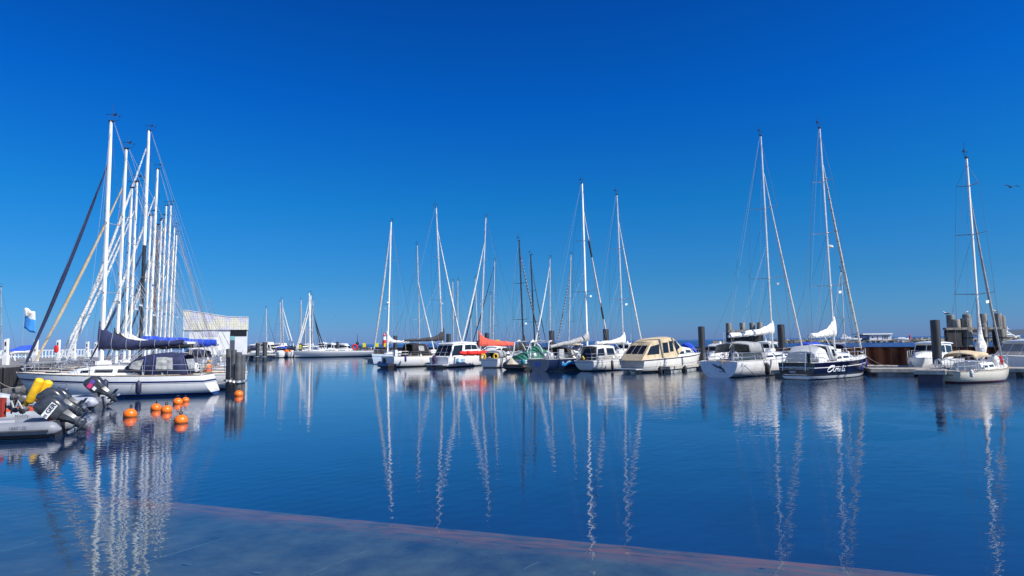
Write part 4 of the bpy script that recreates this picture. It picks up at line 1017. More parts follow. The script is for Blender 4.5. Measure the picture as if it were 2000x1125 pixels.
# ------------------------------------------------------------------ harbour building
def building():
    D = 146.; a = pl(356, D, 0); b = pl(484, D, 0); Wd = b.x-a.x
    E = empty('harbour_building', (a.x, D, 0), radians(23)); tag(E, 'modern white harbour building with perforated metal cladding on its upper floor', 'building')
    Wd = 13.3; kx = Wd/(b.x-a.x)
    def X(u, v): q = at(u, v, D); return (q.x-a.x)*kx, q.z
    zt = X(484, 618)[1]; zl = X(357, 606)[1]; zm = X(484, 643)[1]
    panel = bpy.data.materials.new('mesh_cladding'); panel.use_nodes = True; t = panel.node_tree; bs = t.nodes['Principled BSDF']; bs.inputs['Roughness'].default_value = .5
    tcn = nd(t, 'ShaderNodeTexCoord'); mp = nd(t, 'ShaderNodeMapping'); mp.inputs['Rotation'].default_value = (pi/2, 0, 0); br = nd(t, 'ShaderNodeTexBrick'); br.offset = 0
    br.inputs['Scale'].default_value = 1.9; br.inputs['Mortar Size'].default_value = .10; br.inputs['Color1'].default_value = (.54, .54, .50, 1); br.inputs['Color2'].default_value = (.36, .36, .46, 1); br.inputs['Mortar'].default_value = (.66, .66, .64, 1)
    br.inputs['Brick Width'].default_value = .7; br.inputs['Row Height'].default_value = .7
    t.links.new(tcn.outputs['Object'], mp.inputs[0]); t.links.new(mp.outputs[0], br.inputs['Vector'])
    n = nd(t, 'ShaderNodeTexNoise'); n.inputs['Scale'].default_value = .35; mx = nd(t, 'ShaderNodeMix'); mx.data_type = 'RGBA'; mx.blend_type = 'MULTIPLY'
    t.links.new(tcn.outputs['Object'], n.inputs['Vector'])
    rp = nd(t, 'ShaderNodeValToRGB'); rp.color_ramp.elements[0].color = (.80, .80, 1.0, 1); rp.color_ramp.elements[0].position = .42; rp.color_ramp.elements[1].color = (1, .97, .78, 1); rp.color_ramp.elements[1].position = .58
    t.links.new(n.outputs['Fac'], rp.inputs[0]); mx.inputs['Factor'].default_value = 1; t.links.new(br.outputs['Color'], mx.inputs['A']); t.links.new(rp.outputs[0], mx.inputs['B']); t.links.new(mx.outputs['Result'], bs.inputs['Base Color'])
    dp = 12.
    w_ = MB(); x0 = X(369, 660)[0]
    w_.box(x0, Wd-.15, .3, dp, -1, zm); w_.build('wall', WALLW, E, smooth=False)
    # upper cladding with the sloping roof line
    xk = X(445, 617)[0]
    u = MB(); prof = [(0, zm), (Wd, zm), (Wd, zt), (xk, zt+.1), (0, zl)]
    u.loft([[(x, y, z) for x, z in prof] for y in (0, dp+.3)]); u.build('upper_cladding', panel, E, smooth=False)
    rt = MB(); rt.tube([(0, -.02, zl+.05), (xk*.5, -.02, (zl+zt)/2+.12), (xk, -.02, zt+.12), (Wd, -.02, zt+.04)], .09, 5); rt.build('roof_edge', GREYW, E)
    st = MB()
    for k in range(1, 9):
        x = Wd*k/9; st.box(x-.03, x+.03, -.06, -.003, zm, zt if x > xk else zl+(zt-zl)*x/xk)
    st.build('cladding_rail', WHITE, E, smooth=False)
    gl = MB()
    xa, za = X(449, 656); xb, zb = X(482, 643.5); gl.box(xa, xb, .2, .29, za, zm-.003); gl.build('window', M('window_black', (.012, .014, .02), .5, spec=.15), E, smooth=False)
    gt = MB(); xa2, z2 = X(458, 664); gt.box(xa, xa2, .2, .28, z2, za-.003); gt.build('teal_pane', M('glass_teal', (.15, .38, .42), .1), E, smooth=False)
    gd = MB(); gd.box(xa, xa2, .2, .28, X(458, 700)[1], z2-.003); gd.build('door_glass', M('glass_slate', (.05, .06, .10), .1), E, smooth=False)
    pn = MB(); xa3, z3 = X(394, 656); xb3, _ = X(425, 643); pn.box(xa3, xb3, .2, .28, z3, zm-.003); pn.build('mesh_panel', panel, E, smooth=False)
    lv = MB(); xl0 = .25; k = 0; z = X(360, 664)[1]
    while z < zm-.1: lv.box(xl0, x0-.02, .35, .42, z, z+.09); z += .27
    lv.box(0, .2, .2, .5, -1, zm-.003)
    lv.build('louvre', GREYW, E, smooth=False)
    # base platform it stands on
    p = MB(); p.box(a.x-30, a.x+9, D-2.5, D+20, -2, .9); o = p.build('building_platform', M('platform', (.34, .33, .3), .9)); struct(o)
building()
# far jetty platform at (480..530)
a_ = pl(470, 138); b_ = pl(532, 138)
o_ = pontoon((a_.x, 139), (b_.x, 137), 3.2, 1.0, 'broad pale pontoon end beside the harbour building')
# ------------------------------------------------------------------ lighthouse, posts, signs, ferry, pavilion
def lighthouse():
    D = 230.; p = pl(750.5, D, 0); E = empty('lighthouse', (p.x, D, 0)); tag(E, 'small lighthouse banded red and white behind the yachts', 'lighthouse')
    z = lambda v: at(750, v, D).z
    s = D/F
    def band(v0, v1, r0, r1, m, nm): mb = MB(); mb.lathe([(z(v0), r0*s), (z(v1), r1*s)], n=18); mb.build(nm, m, E)
    band(676, 664, 4, 3.6, RED, 'lower_band'); band(664, 656.7, 3.6, 3.0, WHITE, 'middle_band'); band(656.7, 653.6, 2.6, 2.3, RED, 'upper_band')
    mb = MB(); mb.lathe([(z(656.9), 3.4*s), (z(656.2), 3.4*s)], n=18); mb.build('gallery', RED, E)
    mb = MB(); mb.lathe([(z(653.6), 1.5*s), (z(651.6), 1.5*s)], n=12); mb.build('lantern', WHITE, E)
    mb = MB(); mb.lathe([(z(651.6), 2.0*s), (z(650), .8*s), (z(649.4), .05)], n=14); mb.build('lantern_roof', RED, E)
lighthouse()
def sign(u, v0, v1, w, d, lab):
    a = at(u, v1, d); b = at(u, v0, d); E = empty('pile_board', (a.x, d, 0)); tag(E, lab, 'number board', 'yellow boards on the far piles')
    s = d/F*w/2
    mb = MB(); mb.box(-s, s, -.05, 0, a.z, b.z); mb.build('board', YELSIGN, E, smooth=False)
    mb = MB(); mb.lathe([(-1, .2), (a.z+.4, .2), (a.z+.42, 0.01)], (0, .3, 0), 10); mb.build('post', PILE, E)
for u, v0, v1, w, d, lab in ((711.5, 670, 678, 6, 160, 'leftmost yellow board, out past the white hull bow'), (736.5, 670, 677.5, 6, 150, 'yellow board just left of the lighthouse foot'), (752, 670.5, 677.5, 4, 140, 'yellow board in front of the lighthouse'), (972, 663.5, 670, 7, 112, 'yellow board behind the coral sail cover'), (1046, 663, 672, 7, 104, 'yellow board right of the black masts'), (1165, 676, 683, 2.4, 85, 'slim yellow board left of the white sail cover'), (1177.5, 672, 683, 2.4, 85, 'slim yellow board right of the red post')):
    sign(u, v0, v1, w, d, lab)
def pavilion():
    D = 262.; a = pl(1684, D, 2); E = empty('pavilion', (a.x, D, 0)); tag(E, 'low white flat-roofed pavilion with tall dark windows on the breakwater', 'building')
    def X(u, v): q = at(u, v, D); return q.x-a.x, q.z
    def bx(u0, u1, v0, v1, y0, y1, m, nm): x0, z1_ = X(u0, v0); x1, z0_ = X(u1, v1); mb = MB(); mb.box(x0, x1, y0, y1, z0_, z1_); mb.build(nm, m, E, smooth=False)
    bx(1698, 1741.5, 653, 664, 0, 8, WALLW, 'wall'); bx(1684, 1741.8, 651.6, 653, -.6, 8.4, WHITE, 'roof')
    bx(1684.5, 1698, 656, 661, .8, 6, M('glass_blue', (.10, .16, .35), .2), 'glazed_porch')
    for u in (1726, 1729, 1732): bx(u, u+1.9, 655, 662, -.05, -.004, GLASSD, 'window')
    bx(1703, 1706, 657, 660, -.05, -.004, GLASSD, 'window'); bx(1713, 1715, 655, 663.5, -.05, -.004, M('door_red', (.5, .05, .08), .5), 'door'); bx(1723, 1724.5, 655, 663.5, -.05, -.004, GLASSD, 'door')
    # van / boats beside
pavilion()
def far_boat(u0, u1, v0, v1, D, lab, cat='motorboat', name='motor_yacht', decks=2):
    a = at(u0, v1, D); b = at(u1, v0, D); W_ = b.x-a.x; Hh = b.z-a.z; z0 = a.z
    E = empty(name, (a.x, D, z0)); tag(E, lab, cat, 'distant craft by the breakwater')
    H = Hull(W_, W_*.26, Hh*.38, Hh*.5, tr=.8, over=W_*.08, zk=-.2); H.build(E, WHITE, rail=WHITE)
    for k in range(decks):
        w_ = W_*.11*(1-.2*k); z = Hh*(.38+.26*k); hs = House([(W_*(.12+.08*k), w_, z, W_*(.13+.08*k), w_*.9, z+Hh*.26), (W_*(.72-.15*k), w_, z, W_*(.62-.15*k), w_*.85, z+Hh*.26)], .1, .1)
        d_ = hs.build('deckhouse', WHITE, E); hs.window(d_, .05, .9, .4, .75)
    return E, W_, Hh
far_boat(1750, 1776, 656.5, 664, 255, 'white covered boat lying right of the pavilion', decks=1)
far_boat(1641, 1662, 652, 664, 265, 'small white motor yacht left of the pavilion, seen past the navy yacht mast')
far_boat(1655, 1684, 658, 664.5, 262, 'low white boat between the pavilion and the other motor yacht', decks=1)
E, W_, Hh = far_boat(1951, 1992, 646.5, 664.5, 420, 'large white ferry beyond the breakwater at the right edge', 'ferry', 'ferry', 3)
mb = MB(); mb.tube([(W_*.42, 0, Hh), (W_*.42, 0, Hh*1.55)], .35, 6); mb.tube([(W_*.38, -1, Hh*1.25), (W_*.46, -1, Hh*1.25)], .25, 5); mb.build('mast', WHITE, E)
p = pl(1777, 250, 2); E = empty('harbour_light', (p.x, 250, 1.5)); tag(E, 'slim red harbour light post on the breakwater', 'harbour light')
mb = MB(); mb.lathe([(0, .32), (1.3, .24), (1.35, .34), (1.42, .34), (1.45, .2), (1.8, .18), (1.95, .02)], n=12); mb.build('tower', RED, E)
# distant coast
mb = MB(); rings = []
for k in range(14):
    x = 2350+k*180; hgt = 2+45*min(1, k/3)*(1+.25*sin(k*1.7)); rings.append([(x, 3200, -2), (x, 3250, hgt), (x, 3600, hgt), (x, 3700, -2)])
mb.loft(rings); struct(mb.build('hill', M('far_hill', (.05, .075, .11), .9, var=.1, scale=.01)))
# ------------------------------------------------------------------ hull paints
hull_mat('hull_white', (.80, .80, .78), boot=(.01, .015, .05), boot_h=.10, stripes=((.14, .17, (.02, .03, .10)),))
hull_mat('hull_plain', (.80, .80, .79), boot=(.012, .012, .014), boot_h=.12)
hull_mat('hull_navystripe', (.80, .80, .79), boot=(.006, .02, .16), boot_h=.15, stripes=((.30, .40, (.01, .02, .11)), (.43, .455, (.01, .02, .11)), (-.1, .03, (.3, .3, .3))))
hull_mat('hull_grey3', (.80, .80, .79), boot=(.012, .012, .014), boot_h=.06, stripes=((.80, .83, (.2, .2, .21)), (.90, .95, (.22, .22, .23)), (1.0, 1.06, (.2, .2, .21)), (.28, .29, (.35, .36, .38))))
hull_mat('hull_navy', (.004, .006, .030), boot=(.74, .74, .74), boot_h=.24, stripes=((.30, .35, (.74, .74, .74)),), rough=.1)
hull_mat('hull_cream', (.79, .74, .60), boot=(.16, .01, .012), boot_h=.11, stripes=((.05, .08, (.35, .33, .28)),))
hull_mat('hull_waves', (.012, .025, .07), boot=(.25, .27, .30), boot_h=.08, waves=True)
hull_mat('hull_bluegrey', (.45, .56, .68), boot=(.03, .03, .05), boot_h=.10, stripes=((.3, .36, (.03, .06, .2)),))
hull_mat('hull_dark', (.02, .022, .03), boot=(.3, .3, .3), boot_h=.08)
hull_mat('hull_beige', (.77, .76, .71), boot=(.012, .012, .014), boot_h=.16, stripes=((.02, .10, (.03, .03, .035)), (.62, .66, (.35, .33, .3))))
TGREY = M('transom_grey', (.20, .21, .24), .25, var=.08, coat=.3)
TWHITE = M('transom_white', (.62, .68, .76), .3, var=.04)
LG = 'white yachts berthed bow-in along the left quay'
# ---- left row ------------------------------------------------------------
A = sail('long white yacht with navy boom cover, navy canopy and double navy stripe, nearest left', (404, 39.6), (30, 38.4), 199, (217, 237), 3.7, (1.15, 1.45), MATS['hull_navystripe'], tr=.62, sr=.55, over=1.0, stz=.05, my=655,
         mr=.115, furl=(NAVY, .09, .84), cover=(NAVY, 1.75, .42), boomz=2.75, boomf=.44, boomup=.25, spread=(.30, .58, .80)[:2], detail=2, group=LG, cabh=.52, wheel=False, wr=.009, cov_tail=.05, deckmat=DECK)
YA, HA, LA, XA, WA = A
# canopy of the nearest yacht (cockpit tent with clear panels)
def tentA():
    L = LA; b = lambda x: HA.b(x/L)
    zc = HA.zs(.2)
    hs = House([(.065*L, b(.6)*.86, zc+.02, .10*L, b(.8)*.62, zc+1.05), (.2*L, b(2)*.8, zc+.02, .2*L, b(2)*.66, zc+1.20), (.285*L, b(3)*.76, zc+.1, .285*L, b(3)*.66, zc+1.12), (.35*L, b(3.6)*.72, zc+.25, .345*L, b(3.6)*.62, zc+.92), (.395*L, b(3.8)*.6, zc+.47, .385*L, b(3.8)*.5, zc+.62)], .12, .3)
    o = hs.build('cockpit_canopy', NAVY, YA, closed=False, solid=.02)
    hs.window(o, .55, 1.35, .28, .88, CLEARV, name='clear_panel'); hs.window(o, 2.35, 3.45, .22, .85, CLEARV, name='clear_panel', slant=-.3)
    hs.endwin(o, 0, -.7, .7, .3, .85, CLEARV, dirx=-1, name='clear_panel')
    tb = MB()
    for k in (.0, 1.5, 2.0):
        for sd in (-1, 1): tb.tube([hs.side(k, 0, sd)+V((0, sd*.03, 0)), hs.side(k, .5, sd)+V((0, sd*.03, 0)), hs.side(k, 1, sd)+V((0, sd*.03, 0))], .022, 5)
    tb.build('canopy_frame', M('frame_blue', (.10, .12, .30), .5), o)
tentA()
LEFT = [
 ('white yacht with beige furled foresail and black boom cover, second in the left row', 7.8, -5.6, 43.5, 228, (247, 290), .10, (BEIGE, .09, .84), (BLACKC, 1.5, .40), MASTW, 12.4, 'hull_white'),
 ('white yacht third in the left row with white boom cover and slim white mast', 5.8, -4.8, 46.8, 243, (258, 366), .085, (LIGHTC, .085, .86), (LIGHTC, 1.1, .36), MASTW, 10.5, 'hull_white'),
 ('white yacht fourth in the left row, its mast just right of another slim one', 5.8, -4.9, 50, 253, (268, 354), .09, (LIGHTC, .085, .86), (LIGHTC, 1.2, .4), MASTW, 11, 'hull_plain'),
 ('big white yacht with the tallest left mast, dark sleeved below, and royal blue boom cover', 7.2, -6.2, 53.5, 274, (291, 255), .13, (LIGHTC, .11, .95), (BLUE, .75, .8), MASTW, 13.8, 'hull_white'),
 ('white yacht with thin dark furled foresail behind the tall sleeved mast', 5.6, -4.8, 57, 283, (295, 420), .085, (NAVY, .08, .86), (CHAR, .8, .32), MASTW, 10.5, 'hull_white'),
 ('white yacht whose mast carries a thick white furled foresail, mid left row', 6.2, -5.4, 60.5, 291, (308, 330), .12, (LIGHTC, .11, .88), (LIGHTC, 1.2, .4), MASTW, 12, 'hull_plain'),
 ('yacht with the brown mast in the left row', 5.4, -4.6, 63.5, 299, (309, 438), .10, (CHAR, .07, .9), (BLACKC, .7, .3), MASTB, 10, 'hull_dark'),
 ('white yacht just right of the brown mast in the left row', 5.6, -4.8, 66.5, 305, (316, 427), .09, (LIGHTC, .08, .88), (NAVY, .9, .32), MASTW, 10.5, 'hull_white'),
 ('white yacht behind the brown mast, left of two masts ending level', 5.8, -4.9, 70, 312, (325, 401), .10, (LIGHTC, .08, .88), (LIGHTC, 1., .32), MASTW, 11, 'hull_plain'),
 ('white yacht behind the brown mast, right of two masts ending level', 5.8, -5, 74, 320, (334, 400), .105, (NAVY, .08, .88), (BLUE, .8, .32), MASTW, 11, 'hull_white'),
 ('white yacht second from the far end of the left row', 5.5, -4.8, 78, 328, (341, 443), .10, (LIGHTC, .08, .88), (LIGHTC, .9, .3), MASTW, 10.5, 'hull_plain'),
 ('white yacht at the far end of the left row, rightmost of its masts', 5.5, -4.8, 82, 334, (345, 458), .105, (LIGHTC, .08, .88), (CHAR, .8, .3), MASTW, 10.5, 'hull_white')]
for i, (lab, sa, sb, d, mpx, top, mr, fu, co, mm, L, hmn) in enumerate(LEFT):
    m0 = pl(mpx, d, 2.5); s = (proj((m0.x+sa, d+.9, .3))[0], d+.9); b = (proj((m0.x+sb, d-.6, .9))[0], d-.6)
    e = sail(lab, s, b, mpx, top, L*.31, (1.1, 1.4), MATS[hmn], tr=.72, sr=.3 if i % 2 else -.1, my=650, mast=mm, mr=mr, furl=fu, cover=co, boomz=2.7+(.3 if i == 3 else .1*(i % 3)), boomf=.36 if i == 0 else .44, boomup=-.1 if i == 3 else .1,
             spread=(.36, .68), hood=(NAVY, GREYC, BLUE, CHAR)[i % 4] if i != 0 else NAVY, detail=2 if i < 3 else 1, group=LG, cabh=.45, wr=.010 if d < 60 else .013, mastlow=MASTK if i == 3 else None, bim=(.5, 2.4, NAVY) if i in (6,) else None)
    if i == 0: YB = e
    if i == 3:
        E3 = e
# ---- right group -----------------------------------------------------------
RG = 'yachts moored bow-to along the right pontoon'
AM = sail('navy blue yacht with white lettering Ameli and pale sail cover on its boom', (1556, 45), (1689, 51), 1629, (1601, 250), 3.5, (1.12, 1.42), MATS['hull_navy'], tr=.74, sr=.05, over=.7, stz=-.05, my=650, mast=MASTG, mr=.10,
         furl=(M('canvas_offwhite', (.60, .58, .52), .85, var=.12, scale=6, bump=.02), .095, .86, GREYC, 16, .035), cover=(LIGHTC, 1.5, .40), boomz=2.95, boomf=.36, boomup=-.1, spread=(.30, .53, .76), hood=LIGHTC, hoodwin=GLASSD, detail=2, group=RG, cabh=.45, wheel=True, radar=.47, rail=GREYW, zk=-.6, lazy=True)
def ameli_details():
    E, H, L, xm, W = AM
    pf = lambda co: V((co.x, -(H.yat(co.x, co.z)+.008-co.y), co.z))
    # "Ameli" in brush script, built of stroked curves so that it reads as handwriting
    R = Matrix.Rotation(pi/2, 4, 'X')
    mb = MB(); x0 = .13*L; z0 = .50; S_ = .40
    def st(pts, r=.032):
        P = [V((x0+x*S_*1.5, 0, z0+z*S_)) for x, z in pts]
        Q = []
        for i in range(len(P)-1):
            for k in range(4):
                t = k/4; p0 = P[max(i-1, 0)]; p1 = P[i]; p2 = P[i+1]; p3 = P[min(i+2, len(P)-1)]
                Q.append(.5*((2*p1)+(p2-p0)*t+(2*p0-5*p1+4*p2-p3)*t*t+(3*p1-p0-3*p2+p3)*t**3))
        Q.append(P[-1]); Q = [V((q.x, -H.yat(q.x, q.z)-.006, q.z)) for q in Q]
        mb.tube(Q, r, 6, flat=.5)
    st([(.15, .55), (.55, .95), (1.15, .95), (1.0, .45), (.5, .0), (.1, .1), (.15, .5), (.8, .85), (1.2, 1.0)]); st([(1.15, .95), (1.05, .4), (1.1, .05), (1.35, .1)])
    st([(1.4, .5), (1.45, .0)]); st([(1.45, .35), (1.7, .52), (1.75, .02)]); st([(1.75, .35), (2.0, .52), (2.05, .05), (2.25, .1)])
    st([(2.2, .25), (2.5, .35), (2.45, .52), (2.25, .45), (2.2, .15), (2.4, .0), (2.65, .12)]); st([(2.9, 1.0), (2.75, .4), (2.8, .03), (2.98, .08)]); st([(3.15, .5), (3.1, .05), (3.3, .08)]); st([(3.22, .74), (3.25, .78)], .05)
    mb.build('lettering', INKW, E)
    T = Matrix(((0, 0, -1, -.03), (-1, 0, 0, 0), (0, 1, 0, 0), (0, 0, 0, 1)))
    lettering('YACHTHAFEN', .21, INKW, E, Matrix.Translation((-.01, .1, .80)) @ T, bold=.004)
    lettering('WSC', .20, INKW, E, Matrix.Translation((-.01, .25, .50)) @ T, bold=.006)
    mb = MB(); mb.box(-.05, -.015, -.75, .95, .31, .35); mb.box(-.05, -.015, -.9, 1.0, .685, .70); mb.build('transom_trim', STEEL, E, smooth=False)
    # round pale bimini half-wheels: grey cockpit cover and davits
    hs = House([(.7, 1.25, 1.15, .75, .95, 1.75), (1.3, 1.25, 1.15, 1.3, 1.0, 2.15), (2.1, 1.22, 1.15, 2.1, .95, 1.95), (2.5, 1.1, 1.15, 2.5, .9, 1.45)], .12, .35)
    hs.build('cockpit_cover', M('canvas_pale', (.55, .56, .56), .8, var=.05), E)
    dv = MB()
    for sd in (-1, 1):
        dv.tube([(.3, sd*.8, 1.1), (.1, sd*.8, 1.85), (-.2, sd*.8, 1.9), (-.35, sd*.8, .6)], .022, 5)
    dv.tube([(-.05, -.9, 1.8), (-.05, .9, 1.8)], .02, 5)
    dv.build('davit', STEEL, E)
    ob = MB(); ob.box(.0, .12, -.95, -.78, 1.15, 1.75); ob.build('transom_locker', RUBBER, E)
ameli_details()
WY = sail('white yacht with bird emblem on its transom and crumpled white sail cover', (1404, 49), (1575, 58), 1508, (1486, 265), 3.9, (1.15, 1.42), MATS['hull_grey3'], tr=.78, sr=.05, over=.8, stz=-.02, my=650, mast=MASTG, mr=.105,
         furl=(M('canvas_offwhite2', (.66, .66, .66), .8, var=.12, scale=5), .085, .85), cover=(LIGHTC, 1.1, .5), boomz=3.25, boomf=.47, boomup=-.3, spread=(.34, .66), hood=GREYC, hoodwin=CLEARV, detail=2, group=RG, tmat=TWHITE, cabh=.45, wheel=True, rail=GREYW, bim=(1.9, 4.0, GREYC), lazy=True)
def wy_details():
    E, H, L, xm, W = WY
    mb = MB()
    # swooping bird silhouette on the transom
    P = [(-.35, .95), (.0, .80), (.15, .86), (.45, .62), (.62, .28), (.30, .55), (.05, .66), (-.15, .72), (-.6, .98)]
    P = [(-y, z) for y, z in P]
    mb.loft([[(-.035, y, z) for y, z in P], [(-.055, y, z) for y, z in P]]); mb.build('bird_emblem', INKD, E, smooth=False)
    T = Matrix(((0, 0, -1, -.03), (-1, 0, 0, 0), (0, 1, 0, 0), (0, 0, 0, 1)))
    lettering('WISMAR', .11, INKD, E, Matrix.Translation((-.01, -.25, .42)) @ T)
    l = MB(); l.tube([(-.03, 1.15, 1.0), (-.03, 1.05, .35), (-.03, .7, .2), (-.03, -.8, .2), (-.03, -1.1, .4), (-.03, -1.2, 1.0)], .02, 5); l.build('transom_seam', GREYW, E)
    g = MB()
    pts = [(.15, 1.2, 1.8), (.05, 1.25, 1.5), (.0, 1.35, 1.2)]
    vs = []
    for i in range(5):
        for j in range(4): vs.append((.1-.1*i, -.55+.05*j+.04*sin(i*2), 1.75-.14*i-.12*j))
    g.add(vs, [(i*4+j, i*4+j+1, i*4+j+5, i*4+j+4) for i in range(4) for j in range(3)]); g.m = [0, 0, 0, 1, 1, 1, 1, 1, 1, 2, 2, 2][:12]
    g.build('ensign', [RUBBER, RED, YELLOW], E, solid=.01)
wy_details()
CY = sail('small cream yacht with dark red waterline and furled grey sails, rightmost sailing yacht', (1850, 39.5), (1962, 43.2), 1916, (1888, 308), 2.9, (.72, 1.0), MATS['hull_cream'], tr=.5, sr=-.25, over=.75, stz=.08, my=655, mast=MASTW, mr=.095,
         furl=(GREYC, .075, .84), cover=None, boomz=1.9, boomf=.02, spread=(.33, .62, .86), hood=None, detail=2, group=RG, cabh=.4, wr=.008, sag=.10, tm=.45, full=1.9)
def cy_details():
    E, H, L, xm, W = CY
    # main sail bundled at the foot of the mast
    mb = MB(); b = V((xm+.05, 0, 1.2))
    mb.loft([[(b.x-.05+r*cos(a)*(1+.15*sin(3*a+k)), r*.7*sin(a), z) for a in [2*pi*j/14 for j in range(14)]] for k, (z, r) in enumerate(((1.3, .12), (1.5, .3), (1.75, .36), (2.1, .42), (2.3, .34), (2.6, .22), (3.2, .14), (3.9, .10)))])
    mb.build('bundled_sail', LIGHTC, E)
    hs = House([(.35*L, .85, .95, .33*L, .55, 1.95), (.42*L, .88, .95, .42*L, .6, 2.05), (.55*L, .8, 1.15, .50*L, .55, 1.75)], .15, .3)
    fr = MB()
    for x in (.24*L, .34*L):
        fr.tube([(x, -.95, .75), (x-.05, -.9, 1.3), (x, -.5, 1.68), (x, .5, 1.68), (x-.05, .9, 1.3), (x, .95, .75)], .02, 5)
    fr.build('sprayhood_frame', STEEL, E)
    hb = House([(.20*L, .9, 1.4, .20*L, .8, 1.62), (.3*L, .92, 1.5, .3*L, .82, 1.80), (.46*L, .85, 1.5, .46*L, .78, 1.70)], .1, .3); hb.build('sprayhood', BEIGE, E, closed=False, solid=.02)
    T = Matrix(((0, 0, -1, -.03), (-1, 0, 0, 0), (0, 1, 0, 0), (0, 0, 0, 1)))
    lettering('Emma', .15, INKD, E, Matrix.Translation((.1, -.1, .5)) @ T, shear=.3)
    c = MB(); c.ball((.62*L, -.7, 1.2), (.3, .16, .34), 10, 7); c.build('horseshoe_cover', LIGHTC, E)
    c = MB(); c.tube([(.66*L, -.78, 1.5), (.68*L, -.82, 1.2), (.68*L, -.85, .95)], [.07, .09, .05], 7); c.build('rescue_bag', RED, E)
    c = MB(); c.tube([(.2, -.5, .75), (-.1, -.5, 1.3), (.05, 0, 1.45), (-.1, .5, 1.3), (.2, .5, .75)], .02, 5); c.build('stern_rail', STEEL, E)
cy_details()
SY = sail('white yacht with plump white sail cover beside the beige cruiser', (1140, 61.5), (1262, 69), 1218, (1205, 380), 3.2, (.98, 1.25), MATS['hull_white'], tr=.7, sr=-.35, over=.7, stz=.12, my=650, mast=MASTG, mr=.095,
         furl=(M('canvas_offwhite3', (.68, .68, .66), .8, var=.1, scale=5), .09, .85), cover=(LIGHTC, 1.15, .36), boomz=2.55, boomf=.44, boomup=.0, spread=(.34, .66), hood=None, detail=2, group=RG, cabh=.45, rail=GREYW)
def sy_details():
    E, H, L, xm, W = SY
    hs = House([(.04*L, 1.1, .95, .09*L, .85, 2.2), (.18*L, 1.25, 1.0, .18*L, 1.0, 2.32), (.34*L, 1.2, 1.05, .33*L, .95, 2.25), (.44*L, 1.0, 1.25, .38*L, .8, 1.6)], .1, .3)
    o = hs.build('cockpit_tent', M('canvas_pale2', (.62, .62, .60), .8, var=.06), E, closed=False, solid=.02)
    hs.window(o, .15, .9, .35, .85, GLASSD, frame=None); hs.window(o, 1.15, 1.9, .35, .85, GLASSD); hs.window(o, 2.1, 2.7, .4, .85, GLASSD); hs.endwin(o, 0, -.6, .6, .3, .88, GLASSD, dirx=-1, name='window')
    b = MB(); b.tube([(.1, .0, 1.1), (.02, .1, 1.35), (.1, .25, 1.3)], .09, 7); b.build('yellow_lifebuoy', YELLOW, E)
    pf = lambda co: V((co.x, -(H.yat(co.x, co.z)+.008-co.y), co.z))
    lettering('Sirius', .26, M('lettering_grey', (.4, .4, .45), .5), E, Matrix.Translation((.36*L, 0, .70)) @ Matrix.Rotation(pi/2, 4, 'X'), shear=.3, proj_fn=pf)
sy_details()
BW = sail('dark blue yacht painted with a breaking wave, silver boom cover, grey transom', (1052, 63), (1197, 72), 1147, (1137, 358), 3.7, (1.12, 1.3), MATS['hull_waves'], tr=.74, sr=-.05, over=.6, stz=.0, my=650, mast=MASTW, mr=.12,
         furl=(M('canvas_offwhite4', (.62, .60, .60), .8, var=.12, scale=5), .085, .86, RUBBER, 2, .9), cover=(M('canvas_silver', (.30, .30, .30), .75, var=.08), 1.0, .5), boomz=2.85, boomf=.50, boomup=-.65, spread=(.36, .66), hood=CHAR, detail=2, group=RG, tmat=TGREY, cabh=.4, rail=GREYW, wheel=True)
def bw_details():
    E, H, L, xm, W = BW
    T = Matrix(((0, 0, -1, -.03), (-1, 0, 0, 0), (0, 1, 0, 0), (0, 0, 0, 1)))
    lettering('Aura', .34, M('lettering_bright', (.05, .2, .9), .4), E, Matrix.Translation((-.01, .1, .74)) @ T, bold=.012)
    lettering('FLENSBURG', .11, M('lettering_bright', (.05, .2, .9), .4), E, Matrix.Translation((-.01, .1, .48)) @ T)
    g = MB()
    for sd in (-1, 1): g.tube([(.1, sd*1.3, 1.1), (-.1, sd*1.3, 1.9), (.2, sd*1.15, 2.75), (.9, sd*.9, 2.85)], .05, 7)
    g.tube([(.9, -.95, 2.85), (.9, .95, 2.85)], .045, 6); g.tube([(.2, -1.2, 2.7), (.2, 1.2, 2.7)], .045, 6); g.build('gantry', M('gantry_white', (.7, .7, .7), .4), E)
    for c_ in ((.5, .9, 1.5), (.35, -.6, 1.45)): p = MB(); p.ball(c_, (.24, .22, .22), 9, 6); p.build('cushion', LIGHTC, E)
    p = MB(); p.box(1.6, 2.3, -1.25, -1.0, 1.2, 2.05); p.build('spray_dodger', GREYC, E)
bw_details()
